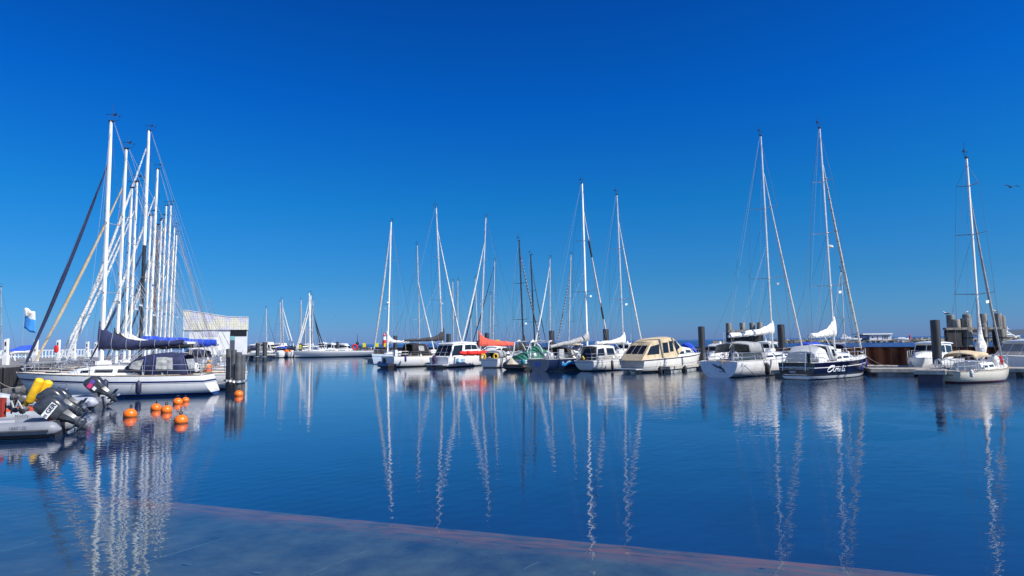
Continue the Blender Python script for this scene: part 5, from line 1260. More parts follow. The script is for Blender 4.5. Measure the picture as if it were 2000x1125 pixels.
# coral boat etc.
sail('yacht under a bright coral red sail cover with its bow to the left', (1028, 98), (893, 91), 938, (949, 425), 3.6, (1.1, 1.35), MATS['hull_white'], my=650, mast=MASTG, mr=.12, furl=(LIGHTC, .10, .83), cover=(CORAL, 2.3, .95), boomz=2.3, boomf=.50, boomup=.0, spread=(.38, .68), hood=None, detail=1, wr=.014, group='yachts on the far side of the right pontoon')
sail('blue-white yacht with bow to the left, leftmost yacht of the middle group', (815, 101), (726, 91), 757, (764, 433), 3.4, (1.15, 1.45), MATS['hull_bluegrey'], my=655, mast=MASTW, mr=.13, furl=(GREYC, .13, .98), cover=(LIGHTC, 1.9, .28), boomz=3.0, boomf=.48, boomup=.0, spread=(.36, .70), hood=None, detail=1, wr=.014, radar=.37, group='yachts on the far side of the right pontoon')
W2 = sail('white yacht with long charcoal sail cover and black cockpit tent', (757, 79.5), (911, 87), 865, (852, 405), 3.8, (1.25, 1.4), MATS['hull_plain'], tr=.8, sr=-.1, over=.7, stz=-.05, my=650, mast=MASTG, mr=.12, furl=(LIGHTC, .10, .86), cover=(CHAR, 1.75, .42), boomz=3.15, boomf=.50, boomup=-.05, spread=(.36, .66), hood=None, detail=1, wr=.013, group=RG)
def w2_details():
    E, H, L, xm, W = W2
    hs = House([(.22*L, 1.35, 1.2, .24*L, 1.0, 2.6), (.30*L, 1.35, 1.2, .30*L, 1.05, 2.75), (.42*L, 1.3, 1.25, .41*L, 1.0, 2.6), (.5*L, 1.1, 1.4, .44*L, .9, 1.9)], .1, .3)
    o = hs.build('cockpit_tent', BLACKC, E, closed=False, solid=.02); hs.window(o, 1.1, 1.7, .45, .85, CLEARV)
    k = MB(); k.ball((-.05, .75, .75), (.12, .34, .36), 10, 7); k.build('transom_opening', RUBBER, E)
    mb = MB(); mb.box(.2, .5, -1.45, -.95, 1.3, 2.05); mb.build('stern_seat', WHITE, E)
w2_details()
sail('slender yacht with thin silver mast behind the charcoal sail cover', (782, 104), (852, 99), 820, (815, 478), 3.0, (1, 1.2), MATS['hull_white'], mast=MASTG, mr=.10, furl=(LIGHTC, .10, .66), cover=(LIGHTC, .6, .3), boomz=2.2, spread=(.3,), detail=0, wr=.014, group='yachts on the far side of the right pontoon')
sail('yacht with black mast and black sail cover sagging behind the green covered boat', (985, 79), (1064, 85), 1023, (1014, 470), 3.3, (1.0, 1.25), MATS['hull_plain'], my=660, mast=MASTK, mr=.12, furl=(M('canvas_dash', (.12, .12, .13), .8, var=.6, scale=5), .075, .9, GREYC, 26, .08), cover=(BLACKC, 1.9, .55), boomz=1.9, boomf=.5, boomup=-.1, spread=(.30, .62), hood=None, detail=1, wr=.013, group=RG)
BK = 'background yachts whose masts rise behind the middle group'
for lab, S_, B_, mpx, top, mm, mr, fu, co, spr in (
    ('farther yacht with second, shorter black mast', (1010, 97), (1072, 103), 1045, (1034, 497), MASTK, .11, (BLACKC, .05, .9), (BLACKC, .9, .35), (.3, .62)),
    ('background yacht with silver mast and dark furled foresail leading left, right of the coral cover', (1000, 112), (915, 108), 962, (966, 510), MASTG, .11, (BLACKC, .08, .97), (BLUE, 1.1, .35), (.28, .62)),
    ('background yacht with white furled foresail leading left toward the black masts', (1105, 100), (1039, 96), 1074, (1074, 505), MASTG, .11, (LIGHTC, .10, .93), (BLACKC, .7, .35), (.3, .62)),
    ('background yacht with dark dashed foresail, behind the big white mast', (1150, 101), (1082, 98), 1110, (1115, 498), MASTG, .10, (M('canvas_dash', (.1, .1, .1)), .075, .85, GREYC, 24, .08), (BEIGE, .7, .35), (.3, .55)),
    ('background yacht with silver mast crossing the long white furled foresail, left of two', (925, 126), (872, 122), 886, (884, 550), MASTG, .13, None, (NAVY, .7, .35), (.42,)),
    ('background yacht with silver mast beside the long white furled foresail, right of two', (945, 128), (880, 125), 891, (894, 548), MASTG, .11, None, (NAVY, .7, .35), (.3,)),
    ('background yacht with mast just left of the coral covered yacht mast', (960, 118), (902, 122), 933, (928, 543), MASTG, .11, (BLACKC, .07, .8), (NAVY, 1.3, .4), (.35,)),
    ('small distant yacht with short silver mast between two tall masts', (940, 150), (900, 148), 920, (919, 597), MASTG, .14, None, (LIGHTC, .6, .35), (.4,)),
    ('small distant yacht by the coral cover tip with thin pole mast', (990, 135), (945, 132), 958, (957, 575), MASTG, .10, None, (BLUE, .9, .35), (.4,)),
    ('background yacht with slim pole mast behind the navy yacht', (1615, 62), (1672, 70), 1650, (1643, 530), MASTG, .055, None, None, (.42,)),
    ):
    sail(lab, S_, B_, mpx, top, 3.0, (1, 1.2), MATS['hull_white'], my=650, mast=mm, mr=mr, furl=fu, cover=co, boomz=2.2, spread=spr, detail=0, wr=.012, group=BK, hood=(NAVY, GREYC, CHAR)[int(mpx) % 3])
# ---- motor boats -------------------------------------------------------------
BC = motor('beige canopied cabin cruiser with dark side windows and two stern drives', (1234, 58), (1369, 64), 3.2, (1.08, 1.5), 'none', MATS['hull_beige'], tmat=M('transom_taupe', (.42, .39, .36), .4, var=.1), name='cabin_cruiser', cat='cabin cruiser')
def bc_details():
    E, H, L, W = BC
    zc = lambda x: H.zs(x/L)-.03; bw = lambda x: H.b(x/L)
    fc = House([(.47*L, bw(.5*L)*.82, zc(.5*L), .48*L, bw(.5*L)*.74, zc(.5*L)+.85), (.60*L, bw(.6*L)*.80, zc(.6*L), .60*L, bw(.6*L)*.7, zc(.6*L)+.82), (.78*L, bw(.78*L)*.72, zc(.78*L), .74*L, bw(.76*L)*.60, zc(.76*L)+.62), (.88*L, bw(.88*L)*.55, zc(.88*L), .80*L, bw(.86*L)*.45, zc(.86*L)+.50)], .08, .12)
    f = fc.build('forward_cabin', WHITE, E); fc.window(f, .08, .95, .28, .58, GLASSD, slant=0); fc.window(f, 1.15, 2.5, .30, .82, GLASSD, frame=.06)
    pf = lambda co: V((co.x, -(bw(.55*L)*.75+.02-co.y), co.z))
    lettering('Justitia', .22, INKD, E, Matrix.Translation((.535*L, 0, zc(.55*L)+.70)) @ Matrix.Rotation(pi/2, 4, 'X'), shear=.2, proj_fn=pf)
    hc = House([(-.02*L, bw(0)*.92, 1.05, .13*L, bw(0)*.80, 2.52), (.24*L, bw(.2*L)*.95, 1.05, .25*L, bw(.2*L)*.78, 2.85), (.42*L, bw(.42*L)*.93, 1.10, .42*L, bw(.42*L)*.76, 2.95), (.56*L, bw(.5*L)*.82, 1.95, .475*L, bw(.5*L)*.72, 2.72)], .12, .35)
    c = hc.build('canopy', BEIGE, E, ang=50)
    hc.window(c, .15, .85, .30, .78, GLASSD, name='canopy_window', frame=None); hc.window(c, 1.12, 1.55, .32, .82, GLASSD, name='canopy_window'); hc.window(c, 1.65, 1.95, .36, .86, GLASSD, name='canopy_window')
    hc.window(c, 2.25, 2.85, .3, .92, GLASSD, name='canopy_window')
    for y0, y1 in ((-.82, -.32), (-.25, .25), (.32, .82)): hc.endwin(c, 0, y0, y1, .38, .86, GLASSD, dirx=-1, name='rear_window')
    ws = House([(.50*L, bw(.5*L)*.72, zc(.5*L)+.85, .47*L, bw(.5*L)*.68, 2.6), (.62*L, bw(.6*L)*.62, zc(.6*L)+.80, .50*L, bw(.5*L)*.62, 2.55)], .02, .1)
    ws.build('windscreen', M('windscreen_glass', (.10, .13, .15), .08, spec=.8), E)
    rl = MB()
    xs = [.60, .70, .80, .90, .98]
    for sd in (-1, 1):
        rl.tube([V((x*L, sd*H.b(x)*.92, H.zs(x)+.45)) for x in xs], .018, 5)
        for x in xs: rl.tube([V((x*L, sd*H.b(x)*.92, H.zs(x))), V((x*L, sd*H.b(x)*.92, H.zs(x)+.45))], .014, 4)
    rl.tube([V((.98*L, -H.b(.98)*.92, H.zs(.98)+.45)), V((.98*L, H.b(.98)*.92, H.zs(.98)+.45))], .018, 5)
    rl.build('railing', STEEL, E)
    pt = MB(); pt.box(-.85, -.02, -1.25, 1.25, .28, .36); pt.build('swim_platform', GREYW, E, smooth=False)
    for y in (-.45, .45):
        s = MB(); s.tube([(-.1, y, .1), (-.5, y, .0), (-.7, y, -.15)], [.13, .1, .06], 8); s.box(-.75, -.45, y-.1, y+.1, .12, .18); s.build('stern_drive', WHITE, E)
    ld = MB()
    for y in (.95, 1.25): ld.tube([(-.05, y, 1.4), (-.15, y, 1.4), (-.3, y, .4)], .02, 5)
    for k in range(4): ld.tube([(-.12-.05*k, .95, 1.15-.25*k), (-.12-.05*k, 1.25, 1.15-.25*k)], .02, 5)
    ld.build('boarding_ladder', STEEL, E)
    vt = MB()
    for x in (.2, .28): vt.ball((x*L, -bw(x*L)*.97, .82), (.08, .03, .05), 8, 5)
    vt.build('porthole', RUBBER, E)
bc_details()
CR = motor('white hardtop cruiser with number board 180 on its side', (857, 76), (952, 84), 3.2, (1.15, 1.45), 'cruiser', MATS['hull_plain'], z1=2.78, name='motor_cruiser', cat='motor cruiser')
def cr_details():
    E, H, L, W = CR
    x = .22*L
    y = H.yat(x, .75)
    b = MB(); b.box(x-.8, x+.8, -y-.05, -y-.02, .42, 1.02); b.build('number_plate', M('plate_white', (.72, .74, .76), .5), E, smooth=False)
    b = MB(); b.box(x-.8, x-.45, -y-.056, -y-.051, .42, 1.02); b.build('plate_band', M('plate_blue', (.02, .30, .60), .5), E, smooth=False)
    lettering('180', .62, M('plate_ink', (.08, .30, .50), .5), E, Matrix.Translation((x+.17, -y-.056, .71)) @ Matrix.Rotation(pi/2, 4, 'X') @ Matrix.Scale(1.15, 4, (1, 0, 0)), bold=.02)
    pt = MB(); pt.box(-1.0, -.02, -1.4, 1.4, .30, .38); pt.build('swim_platform', GREYW, E, smooth=False)
    ob = MB(); ob.ball((-.3, .4, .95), (.28, .3, .5), 10, 7); ob.box(-.45, -.2, .25, .55, .1, .7); ob.build('covered_outboard', M('canvas_violet', (.05, .035, .10), .8, var=.4, scale=6), E)
    rl = MB(); rl.tube([(-.9, -1.3, .4), (-.9, -1.3, 1.2), (-.1, -1.3, 1.2)], .02, 5); rl.tube([(0, -1.35, 1.75), (0, 1.3, 1.75)], .02, 5); rl.build('stern_rail', STEEL, E)
cr_details()
# red roll on the foredeck = furled inflatable cover
def redroll():
    a = pl(898, 74.5, 1.6); b = pl(957, 79, 1.6); 
    E = None; mb = MB(); n = 14
    mb.tube([a.lerp(b, k/n)+V((0, 0, .03*sin(k*2)-.06*k/n)) for k in range(n+1)], [.12]+[.27+.03*sin(k*3.) for k in range(n-1)]+[.14], 10)
    o = mb.build('rolled_sail_bag', REDC, ang=60); tag(o, 'long bright red rolled cover lying along the side of the cruiser numbered 180', 'sail bag')
redroll()
def sup(a_, b_, d, lab): pass
motor('white small motorboat with yellow horseshoe buoys at its stern', (955, 73), (1002, 79), 2.3, (1.0, 1.2), 'open', MATS['hull_white'], z1=1.85, canvas=GREYC)
for u, v in ((944, 697), (968, 696)):
    p = at(u, v, 72); mb = MB(); mb.tube([p+V((.22*cos(a), 0, .26*sin(a))) for a in [radians(-60+k*25) for k in range(13)]], .09, 8); o = mb.build('horseshoe_buoy', YELLOW); tag(o, 'yellow horseshoe buoy, %s of two at the stern of the small white boat' % ('left' if u < 950 else 'right'), 'lifebuoy', 'yellow horseshoe buoys')
GB = motor('motorboat under a dark green tarpaulin with white radar arch', (1004, 71), (1082, 77), 2.6, (.85, 1.05), 'tarp', MATS['hull_white'], tarp=GREENC, z1=2.25)
def gb():
    E, H, L, W = GB; g = MB()
    for sd in (-1, 1): g.tube([(1.3, sd*1.15, .9), (1.6, sd*1.1, 2.7), (2.2, sd*.9, 2.95), (3.2, sd*1.1, 2.3), (4.2, sd*1.15, 1.0)], .08, 7)
    g.tube([(1.7, -1.05, 2.8), (1.7, 1.05, 2.8)], .08, 7); g.build('radar_arch', WHITE, E)
gb()
rib('small navy inflatable dinghy tucked against the stern of the yacht with charcoal cover', (765, 76.5), (742, 79.5), r=.2, beam=1.4, tube=NAVYG, lower=RUBBER)
R1 = rib('dark inflatable boat with a tan pointed cover and teal bag', (1030, 67), (985, 68.5), r=.28, beam=2.0, tube=RUBBER)
hs = House([(1.2, .7, .35, 1.6, .1, .9), (2.0, .8, .4, 1.9, .05, 1.25), (2.9, .3, .4, 2.2, .05, .9)], .02, .05); hs.build('tan_cover', M('canvas_tan', (.42, .36, .28), .9), R1[0])
mb = MB(); mb.ball((.5, 0, .75), (.28, .22, .38), 10, 7); mb.build('teal_bag', TEALC, R1[0])
motor('motorboat wrapped in a bright blue tarpaulin behind the beige cruiser', (1322, 76), (1366, 70), 2.4, (.9, 1.1), 'tarp', MATS['hull_white'], tarp=BLUE, z1=2.35)
motor('small white wheelhouse motorboat at the stern of the white yacht', (1421, 71), (1383, 63.5), 2.6, (.9, 1.15), 'cabin', MATS['hull_plain'], z1=2.2)
motor('white cabin motorboat just left of the thick mooring pile, by the rusty wall', (1852, 54), (1779, 49.5), 2.7, (.95, 1.2), 'cabin', MATS['hull_plain'], z1=2.25)
motor('white motor yacht cut off by the right edge of the photo', (1972, 49.5), (2122, 54), 3.4, (1.2, 1.5), 'cruiser', MATS['hull_plain'], z1=2.35, name='motor_yacht', wm=M('curtain_grey', (.30, .28, .26), .8, var=.08))
motor('small blue-covered boat between the white yacht and the navy yacht', (1600, 66), (1540, 63), 2.3, (.9, 1.05), 'open', MATS['hull_white'], z1=2.3, canvas=BLUE)
motor('white wheelhouse boat behind the grey sprayhood of the white yacht', (1515, 74), (1470, 70), 2.6, (1.1, 1.3), 'cabin', MATS['hull_plain'], z1=2.35)
motor('white cabin boat showing between the white sail cover and the beige canopy', (1245, 88), (1195, 84), 2.8, (1.1, 1.3), 'cabin', MATS['hull_plain'], z1=2.35)
motor('white sloping-cabin cruiser under the coral sail cover', (985, 90), (938, 86), 2.8, (1.1, 1.4), 'cruiser', MATS['hull_plain'], z1=2.15)
# ---- far marina ------------------------------------------------------------------
FM = 'boats of the far marina'
for lab, s_, b_, k, z1, cv in (('white open motorboat with dark canopy beside the far pontoon', (478, 158), (512, 150), 'open', 2.5, NAVY), ('white motor cruiser left in the far marina behind the two piles', (498, 164), (548, 160), 'cruiser', 3.5, NAVY),
        ('far white cruiser with sweeping roof, second from the left piles', (528, 166), (568, 158), 'cruiser', 3.2, NAVY), ('far small white boat stern-on beside an orange one', (552, 156), (544, 148), 'open', 2.4, BLUE), ('far white boat with dark canopy left of the numbered pile', (572, 160), (562, 150), 'open', 2.5, CHAR),
        ('far white cabin boat right behind the yellow numbered pile', (610, 172), (585, 164), 'cabin', 2.9, NAVY), ('far white cabin cruiser left of the lone pile', (662, 176), (628, 172), 'cabin', 3.0, NAVY), ('long far white cruiser right of the lone pile', (650, 180), (695, 178), 'cruiser', 2.9, NAVY),
        ('far white cabin boat just right of the harbour building', (505, 172), (486, 164), 'cabin', 3.0, NAVY), ('far low white boat with grey canopy behind the pontoon piles', (540, 176), (510, 170), 'open', 2.7, GREYC), ('far white wheelhouse boat between the numbered pile and the lone pile', (640, 184), (618, 178), 'cabin', 3.2, NAVY),
        ('small far white boat right of the lifebuoy', (700, 176), (728, 172), 'open', 2.2, NAVY)):
    motor(lab, s_, b_, 3.0, (.9, 1.25), k, MATS['hull_plain'], z1=z1, canvas=cv, group=FM, detail=0)
sail('long grey and white yacht lying side-on in front of the far marina', (730, 152), (572, 148), 606, (604, 572), 4.2, (1.3, 1.5), hull_mat('hull_greyband', (.80, .80, .79), boot_h=.15, stripes=((.25, .95, (.40, .42, .46)),)), my=680, mast=MASTW, mr=.16, furl=(LIGHTC, .14, .9), cover=None, boomz=2.6, boomf=.2, spread=(.4, .7), detail=1, wr=.014, group=FM, tr=.8)
for lab, S_, B_, mpx, top, mm, mr, fu, spr in (
    ('far slender yacht with single thin mast nearest the harbour building', (500, 158), (545, 155), 521, (520, 602), MASTG, .13, (BLACKC, .03, .9), (.4,)),
    ('far yacht whose mast is left one of the close pair', (525, 160), (572, 157), 549, (547, 590), MASTG, .16, (LIGHTC, .06, .9), (.33, .6)),
    ('far yacht whose mast is right one of the close pair', (530, 154), (578, 157), 554, (551, 585), MASTG, .16, (LIGHTC, .14, .88), (.33, .6)),
    ('far yacht with silver mast above the yellow numbered pile', (560, 158), (612, 162), 588, (588, 586), MASTG, .17, (GREYC, .05, .9), (.4,)),
    ('far yacht with short pole mast between the two taller ones', (575, 168), (620, 170), 596, (597, 620), MASTG, .12, None, (.4,)),
    ('far yacht with furled white sail, mast beside the tallest one', (625, 156), (578, 154), 608, (607, 577), MASTW, .18, (LIGHTC, .15, .85), (.4, .7)),
    ('far yacht with dark furled foresail leading right, left of two', (585, 160), (630, 164), 610, (611, 587), MASTG, .15, (BLACKC, .12, .85), (.4,)),
    ('far yacht with dark furled foresail leading right, right of two', (588, 164), (636, 168), 611, (610, 590), MASTG, .12, (BLACKC, .12, .85), (.4,))):
    sail(lab, S_, B_, mpx, top, 3.3, (1, 1.3), MATS['hull_white'], my=660, mast=mm, mr=mr, furl=fu, cover=(LIGHTC, .9, .35), boomz=2.3, spread=spr, detail=0, wr=.016, group=FM)
p = at(693, 678, 160); mb = MB(); mb.tube([p+V((.55*cos(a), 0, .55*sin(a))) for a in [2*pi*k/20 for k in range(21)]], .2, 8, cap=False); tag(mb.build('lifebuoy', RED), 'red and white lifebuoy on the far pontoon', 'lifebuoy')
p = at(562, 686, 152); mb = MB(); mb.ball(p, (.9, .5, .4), 10, 7); tag(mb.build('orange_bundle', ORANGE), 'small orange bundle lying among the far white boats', 'bundle')
p = pl(698, 168, 1); E = empty('navigation_buoy', (p.x, p.y, 0)); tag(E, 'dark post with instrument top near the far lifebuoy', 'post')
mb = MB(); mb.lathe([(0, .2), (2.6, .16), (2.7, .4), (3.2, .4), (3.3, .1), (5.5, .03)], n=10); mb.build('post', PILE, E)
# far left masts partly in the frame
sail('yacht beyond the quay with thin mast at the very left edge of the photo', (-25, 95), (38, 98), 4, (2, 560), 3.0, (1, 1.2), MATS['hull_white'], mast=MASTG, mr=.06, furl=None, cover=None, boomz=2.2, spread=(.45, .7), detail=0, wr=.01, group=LG)
# ------------------------------------------------------------------ buoys
BG = 'orange mooring buoys'
for u, v, w_, lab in ((253.5, 812, 24, 'orange buoy nearest the grey inflatables, leftmost of all'), (304, 799, 19, 'orange buoy behind and left of the pair, with wire loop on top'), (325, 803, 20, 'orange buoy touching the one behind it, middle of the group'), (347, 787, 17.5, 'orange buoy just left of the farthest one'), (362, 783, 13.5, 'farthest orange buoy of the group beside the white yacht stern'), (353.5, 824, 24.5, 'nearest orange buoy, standing apart with a rod on top'), (466, 772, 16.5, 'orange buoy at the foot of the dark pile cluster')):
    hy = 682-.0143*u; d = CAMH*F/(v-hy); p = pl(u, d, 0); r = w_*d/F/2
    E = empty('mooring_buoy', (p.x, p.y, 0), random.random()*6); tag(E, lab, 'mooring buoy', BG)
    mb = MB(); tl = Matrix.Rotation(random.uniform(-.12, .12), 4, 'X')
    mb.lathe([(-r*.4, .02), (-r*.33, r*.6), (-r*.05, r*.92), (r*.3, r*1.02), (r*.62, r*1.0), (r*.95, r*.82), (r*1.2, r*.5), (r*1.3, r*.18), (r*1.31, .01)], n=24); mb.xform(tl); mb.build('float', ORANGE, E, ang=60)
    s = MB(); s.tube([V((r*.24*cos(a), 0, r*1.6+r*.24*sin(a))) for a in [2*pi*k/12 for k in range(13)]], .02, 5, cap=False)
    if u == 353.5: s.tube([(0, 0, r), (0, 0, r*2.6)], .016, 5)
    s.lathe([(r*1.2, .05), (r*1.38, .04), (r*1.39, .01)], n=8); s.xform(tl); s.build('eye', RUBBER, E)
    s = MB(); s.lathe([(-.05*r, r*.925), (0, r*.965), (.08*r, r*.975), (.12*r, r*.965)], n=24); s.xform(tl); s.build('waterline_weed', M('weed', (.25, .07, .01), .8), E)
# ------------------------------------------------------------------ inflatables in the foreground
G1 = rib('grey inflatable boat numbered 166013S, nearest to the camera', (117, 21.9), (-85, 21.2), r=.235, beam=1.75, tube=RIBG, lower=RIBD, z=.27)
E1, p1, L1, rz1, hb1, z1_, r1_, to1 = G1
en1, cw1, R1_ = outboard(E1, (-.12, -.05, .50), radians(0), 1.0)
en1.location = (-.22, -.05, .60)
def tiltall(E_, cowl_parent_children, th):
    pass
def set_tilt(en, th):
    # tilt the engine about its bracket; bracket itself stays
    for ch in list(en.children):
        if ch.name.startswith('mounting_bracket'): continue
        ch.rotation_euler = (0, th, 0)
def engine_label(co, lines, size, plate, ink=INKD):
    mb = MB(); s = 1.25
    w_, h_, cx, cz = plate
    mb.box(cx-w_/2, cx+w_/2, .252, .262, cz-h_/2, cz+h_/2)
    pn = mb.build('label_plate', INKW, co, smooth=False)
    T = Matrix(((-1, 0, 0, 0), (0, 0, 1, .264), (0, 1, 0, 0), (0, 0, 0, 1)))
    for txt, sz, x, z in lines: lettering(txt, sz, ink, pn, Matrix.Translation((x, 0, z)) @ T, bold=.006)
en1.scale = (1, 1, 1)
# rebuild the first engine at full size
for ch in list(en1.children_recursive)+[en1]: bpy.data.objects.remove(ch)
en1, cw1, _ = outboard(E1, (-.05, -.05, .62), 0, 1.25); set_tilt(en1, radians(54))
engine_label(cw1, [('GER', .19, -.06, .35), ('12', .11, .22, .335)], .2, (.52, .21, .02, .35))
def tube_text(parent, txt, size, x, hb_, z_, r_, mat=INKD, ang=radians(20)):
    # lettering wrapped on the outside of the tube that faces +y (local)
    T = Matrix(((-1, 0, 0, 0), (0, 0, 1, 0), (0, 1, 0, 0), (0, 0, 0, 1)))
    def pf(co):
        th = co.z/r_+ang; rr = r_*1.015+co.y*.2
        return V((co.x, hb_+rr*cos(th), z_+rr*sin(th)))
    lettering(txt, size, mat, parent, Matrix.Translation((x, 0, 0)) @ T, proj_fn=pf)
tube_text(to1, '166013S', .14, .85, hb1, z1_, r1_, INKD)
tube_text(to1, 'F', .14, 1.45, hb1, z1_, r1_, INKD)
def boat_inside(E_, hb_, z_, items):
    for kind, x, y in items:
        if kind == 'seat':
            mb = MB(); mb.loft([[(x+a, y+b, zz) for a, b in ((-.2, -.28), (.2, -.28), (.2, .28), (-.2, .28))] for zz in (.05, .5)]); mb.build('seat', GREYW, E_, smooth=False)
        if kind == 'console':
            mb = MB(); mb.loft([[(x+a*k, y+b*k, zz) for a, b in ((-.25, -.3), (.3, -.3), (.3, .3), (-.25, .3))] for zz, k in ((.02, 1), (.6, .9), (.8, .6))]); mb.build('console', WHITE, E_)
        if kind == 'tank':
            mb = MB(); mb.loft([[(x+a, y+b, zz) for a, b in ((-.25, -.17), (.25, -.17), (.25, .17), (-.25, .17))] for zz in (.1, .36)]); mb.tube([(x, y, .36), (x, y, .42)], .05, 8); mb.build('fuel_tank', M('tank_red', (.6, .03, .02), .4), E_)
boat_inside(E1, hb1, z1_, [('seat', 1.6, 0), ('tank', .45, 0)])
G3 = rib('grey inflatable boat with orange interior, between the numbered one and the long one', (112, 25.3), (-70, 24.6), r=.24, beam=1.8, tube=RIBL, lower=RIBD, z=.30)
E3_ = G3[0]; e3, c3, _ = outboard(E3_, (-.15, .05, .72), 0, 1.25); set_tilt(e3, radians(56))
e3b, c3b, _ = outboard(E3_, (.28, -.55, .74), 0, 1.15); set_tilt(e3b, radians(58))
e3b.location = (-.12, -.62, .74)
tube_text(G3[7], 'MARIN', .14, .8, G3[4], G3[5], G3[6], INKD)
boat_inside(E3_, G3[4], G3[5], [('console', 2.2, 0)])
mb = MB(); mb.loft([[(1.0+a, b, zz) for a, b in ((-.45, -.5), (.45, -.5), (.5, .5), (-.5, .5))] for zz in (.2, .62)]); tag(None or mb.build('orange_box', M('box_orange', (.8, .10, .02), .6), E3_), None, None)
G2 = rib('long light grey inflatable boat with pink-stickered black outboard, moored against the big white yacht', (196, 31.4), (-30, 31.0), r=.27, beam=2.0, tube=RIBL, lower=RIBG, z=.30)
e2, c2, _ = outboard(G2[0], (-.02, -.05, .82), 0, 1.25); set_tilt(e2, radians(50))
mb = MB(); mb.box(-.02, .20, .252, .262, .36, .56); mb.build('sticker', M('sticker_pink', (.75, .05, .22), .5), c2, smooth=False)
mb = MB(); mb.box(-.22, -.04, .252, .262, .38, .58); mb.build('sticker', M('sticker_violet', (.15, .10, .40), .5), c2, smooth=False)
mb = MB(); mb.box(-.02, .14, .252, .262, .14, .30); mb.build('sticker', INKW, c2, smooth=False)
tube_text(G2[7], 'OMAC', .20, 1.25, G2[4], G2[5], G2[6], M('letter_grey', (.16, .18, .22), .6))
tube_text(G2[7], 'MARINE', .15, 4.0, G2[4], G2[5], G2[6], INKB)
for i, (u, d) in enumerate(((105, 30.5), (125, 30.7))):
    p = pl(u, d, .5); mb = MB(); mb.tube([p, p+V((.12, 0, .62+.1*i))], .035, 6); mb.tube([p+V((-.1, 0, .4)), p+V((.2, 0, .42))], .02, 5)
    tag(mb.build('steel_post', STEEL), 'short steel stanchion on the inflatable in front of the white hull, %s of two' % ('left' if i == 0 else 'right'), 'stanchion', 'steel stanchions')
# yellow roller fenders
for i, (u0, v0, u1, v1, d) in enumerate(((56, 786, 79, 741, 26.2), (75, 784, 96, 745, 26.5))):
    a = at(u0, v0, d); b = at(u1, v1, d); r = .165
    mb = MB(); dr = (b-a).normalized()
    mb.tube([a-dr*.05, a, a+dr*.08, a.lerp(b, .5), b-dr*.08, b, b+dr*.04], [r*.3, r*.85, r, r, r, r*.85, r*.25], 16)
    if i == 0: mb.tube([a+V((-.05, 0, .1)), a+V((-.17, 0, -.2)), a+V((-.19, -.02, -.42))], [.15, .06, .05], 8)
    e = mb.build('cylinder_fender', YELLOW, ang=60); tag(e, 'fat yellow inflated fender leaning up in the grey inflatable, %s of two' % ('left' if i == 0 else 'right'), 'fender', 'yellow fenders')
# bundle of gear
p = at(38, 790, 23.6); mb = MB()
for k in range(9): mb.ball(p+V((random.uniform(-.22, .22), random.uniform(-.15, .15), random.uniform(-.25, .3))), (random.uniform(.08, .16), .1, random.uniform(.08, .16)), 8, 6)
mb.tube([p+V((-.2, -.1, -.3)), p+V((-.1, -.15, .1)), p+V((.25, -.12, .42))], .03, 6)
e = mb.build('gear_bundle', M('gear_bw', (.10, .10, .11), .6, var=.45, scale=9)); tag(e, 'black and white bundle of gear piled in the numbered grey inflatable', 'gear')
mb = MB()
mb.tube([p+V((-.2+.08*k, -.22, .15*sin(k*1.9))) for k in range(7)], .035, 6)
mb.build('strap', GREYC, e)
p = at(1, 795, 23.5); mb = MB(); mb.loft([[(p.x+a, p.y+b, p.z+zz) for a, b in ((-.2, -.1), (.13, -.1), (.13, .1), (-.2, .1))] for zz in (-.35, .32)]); tag(mb.build('red_bag', M('bag_red', (.30, .03, .02), .8)), 'dark red bag at the left edge of the photo in the numbered inflatable', 'bag')
# ------------------------------------------------------------------ fenders
def fender(u, v0, v1, d, mat, lab, r=.13, group='fenders hanging from the yachts', nm='boat_fender'):
    a = at(u, v0, d); b = at(u, v1, d); h = a.z-b.z
    E = empty(nm, b); tag(E, lab, 'fender', group)
    mb = MB(); mb.lathe([(0, r*.35), (h*.06, r*.75), (h*.16, r), (h*.84, r), (h*.93, r*.7), (h*.98, r*.3), (h*1.04, r*.3)], n=14); mb.build('body', mat, E, ang=60)
    mb = MB(); mb.tube([(0, 0, h), (0, .02, h+.35)], .012, 4); mb.build('rope', ROPE, E)
ya_d = 37.3
fender(205, 741, 766, 36.9, M('fender_navy', (.012, .016, .05), .5), 'navy fender hanging amidships on the long white yacht, left of two', .15)
fender(270, 744, 770, 37.2, MATS['fender_navy'], 'navy fender hanging aft on the long white yacht, right of two', .15)
FNB = M('fender_blue', (.015, .02, .22), .6)
fender(1663, 703, 721, 46.6, FNB, 'blue fender on the navy yacht bow, left of three', .17); fender(1681, 703, 724, 47.6, FNB, 'blue fender on the navy yacht bow, middle of three', .17); fender(1690, 700, 716, 49.2, FNB, 'blue fender on the navy yacht bow, right of three', .15)
fender(1499, 709, 732, 48.6, RUBBER, 'black fender between the white yacht and the navy yacht', .17)
fender(1196, 703, 722, 61.5, INKD, 'dark fender on the side of the white yacht beside the beige cruiser', .13)
fender(1160, 704, 719, 61.2, FNB, 'blue fender on the side of the yacht with plump white sail cover', .12)
fender(1234, 706, 720, 63.5, LIGHTC, 'white fender between the plump-covered yacht and the beige cruiser', .12)
fender(792, 694, 707, 78.5, FNB, 'blue fender on the yacht with charcoal sail cover, left of two', .13)
fender(822, 692, 706, 80.5, LIGHTC, 'white fender on the yacht with charcoal sail cover, right of two', .13)
fender(938, 692, 706, 78.5, LIGHTC, 'white fender on the side of the cruiser numbered 180', .13)
fender(1340, 695, 708, 60.5, LIGHTC, 'white fender high on the side of the beige cruiser', .11)
fender(1898, 722, 737, 38.4, LIGHTC, 'white fender on the side of the cream yacht', .10)
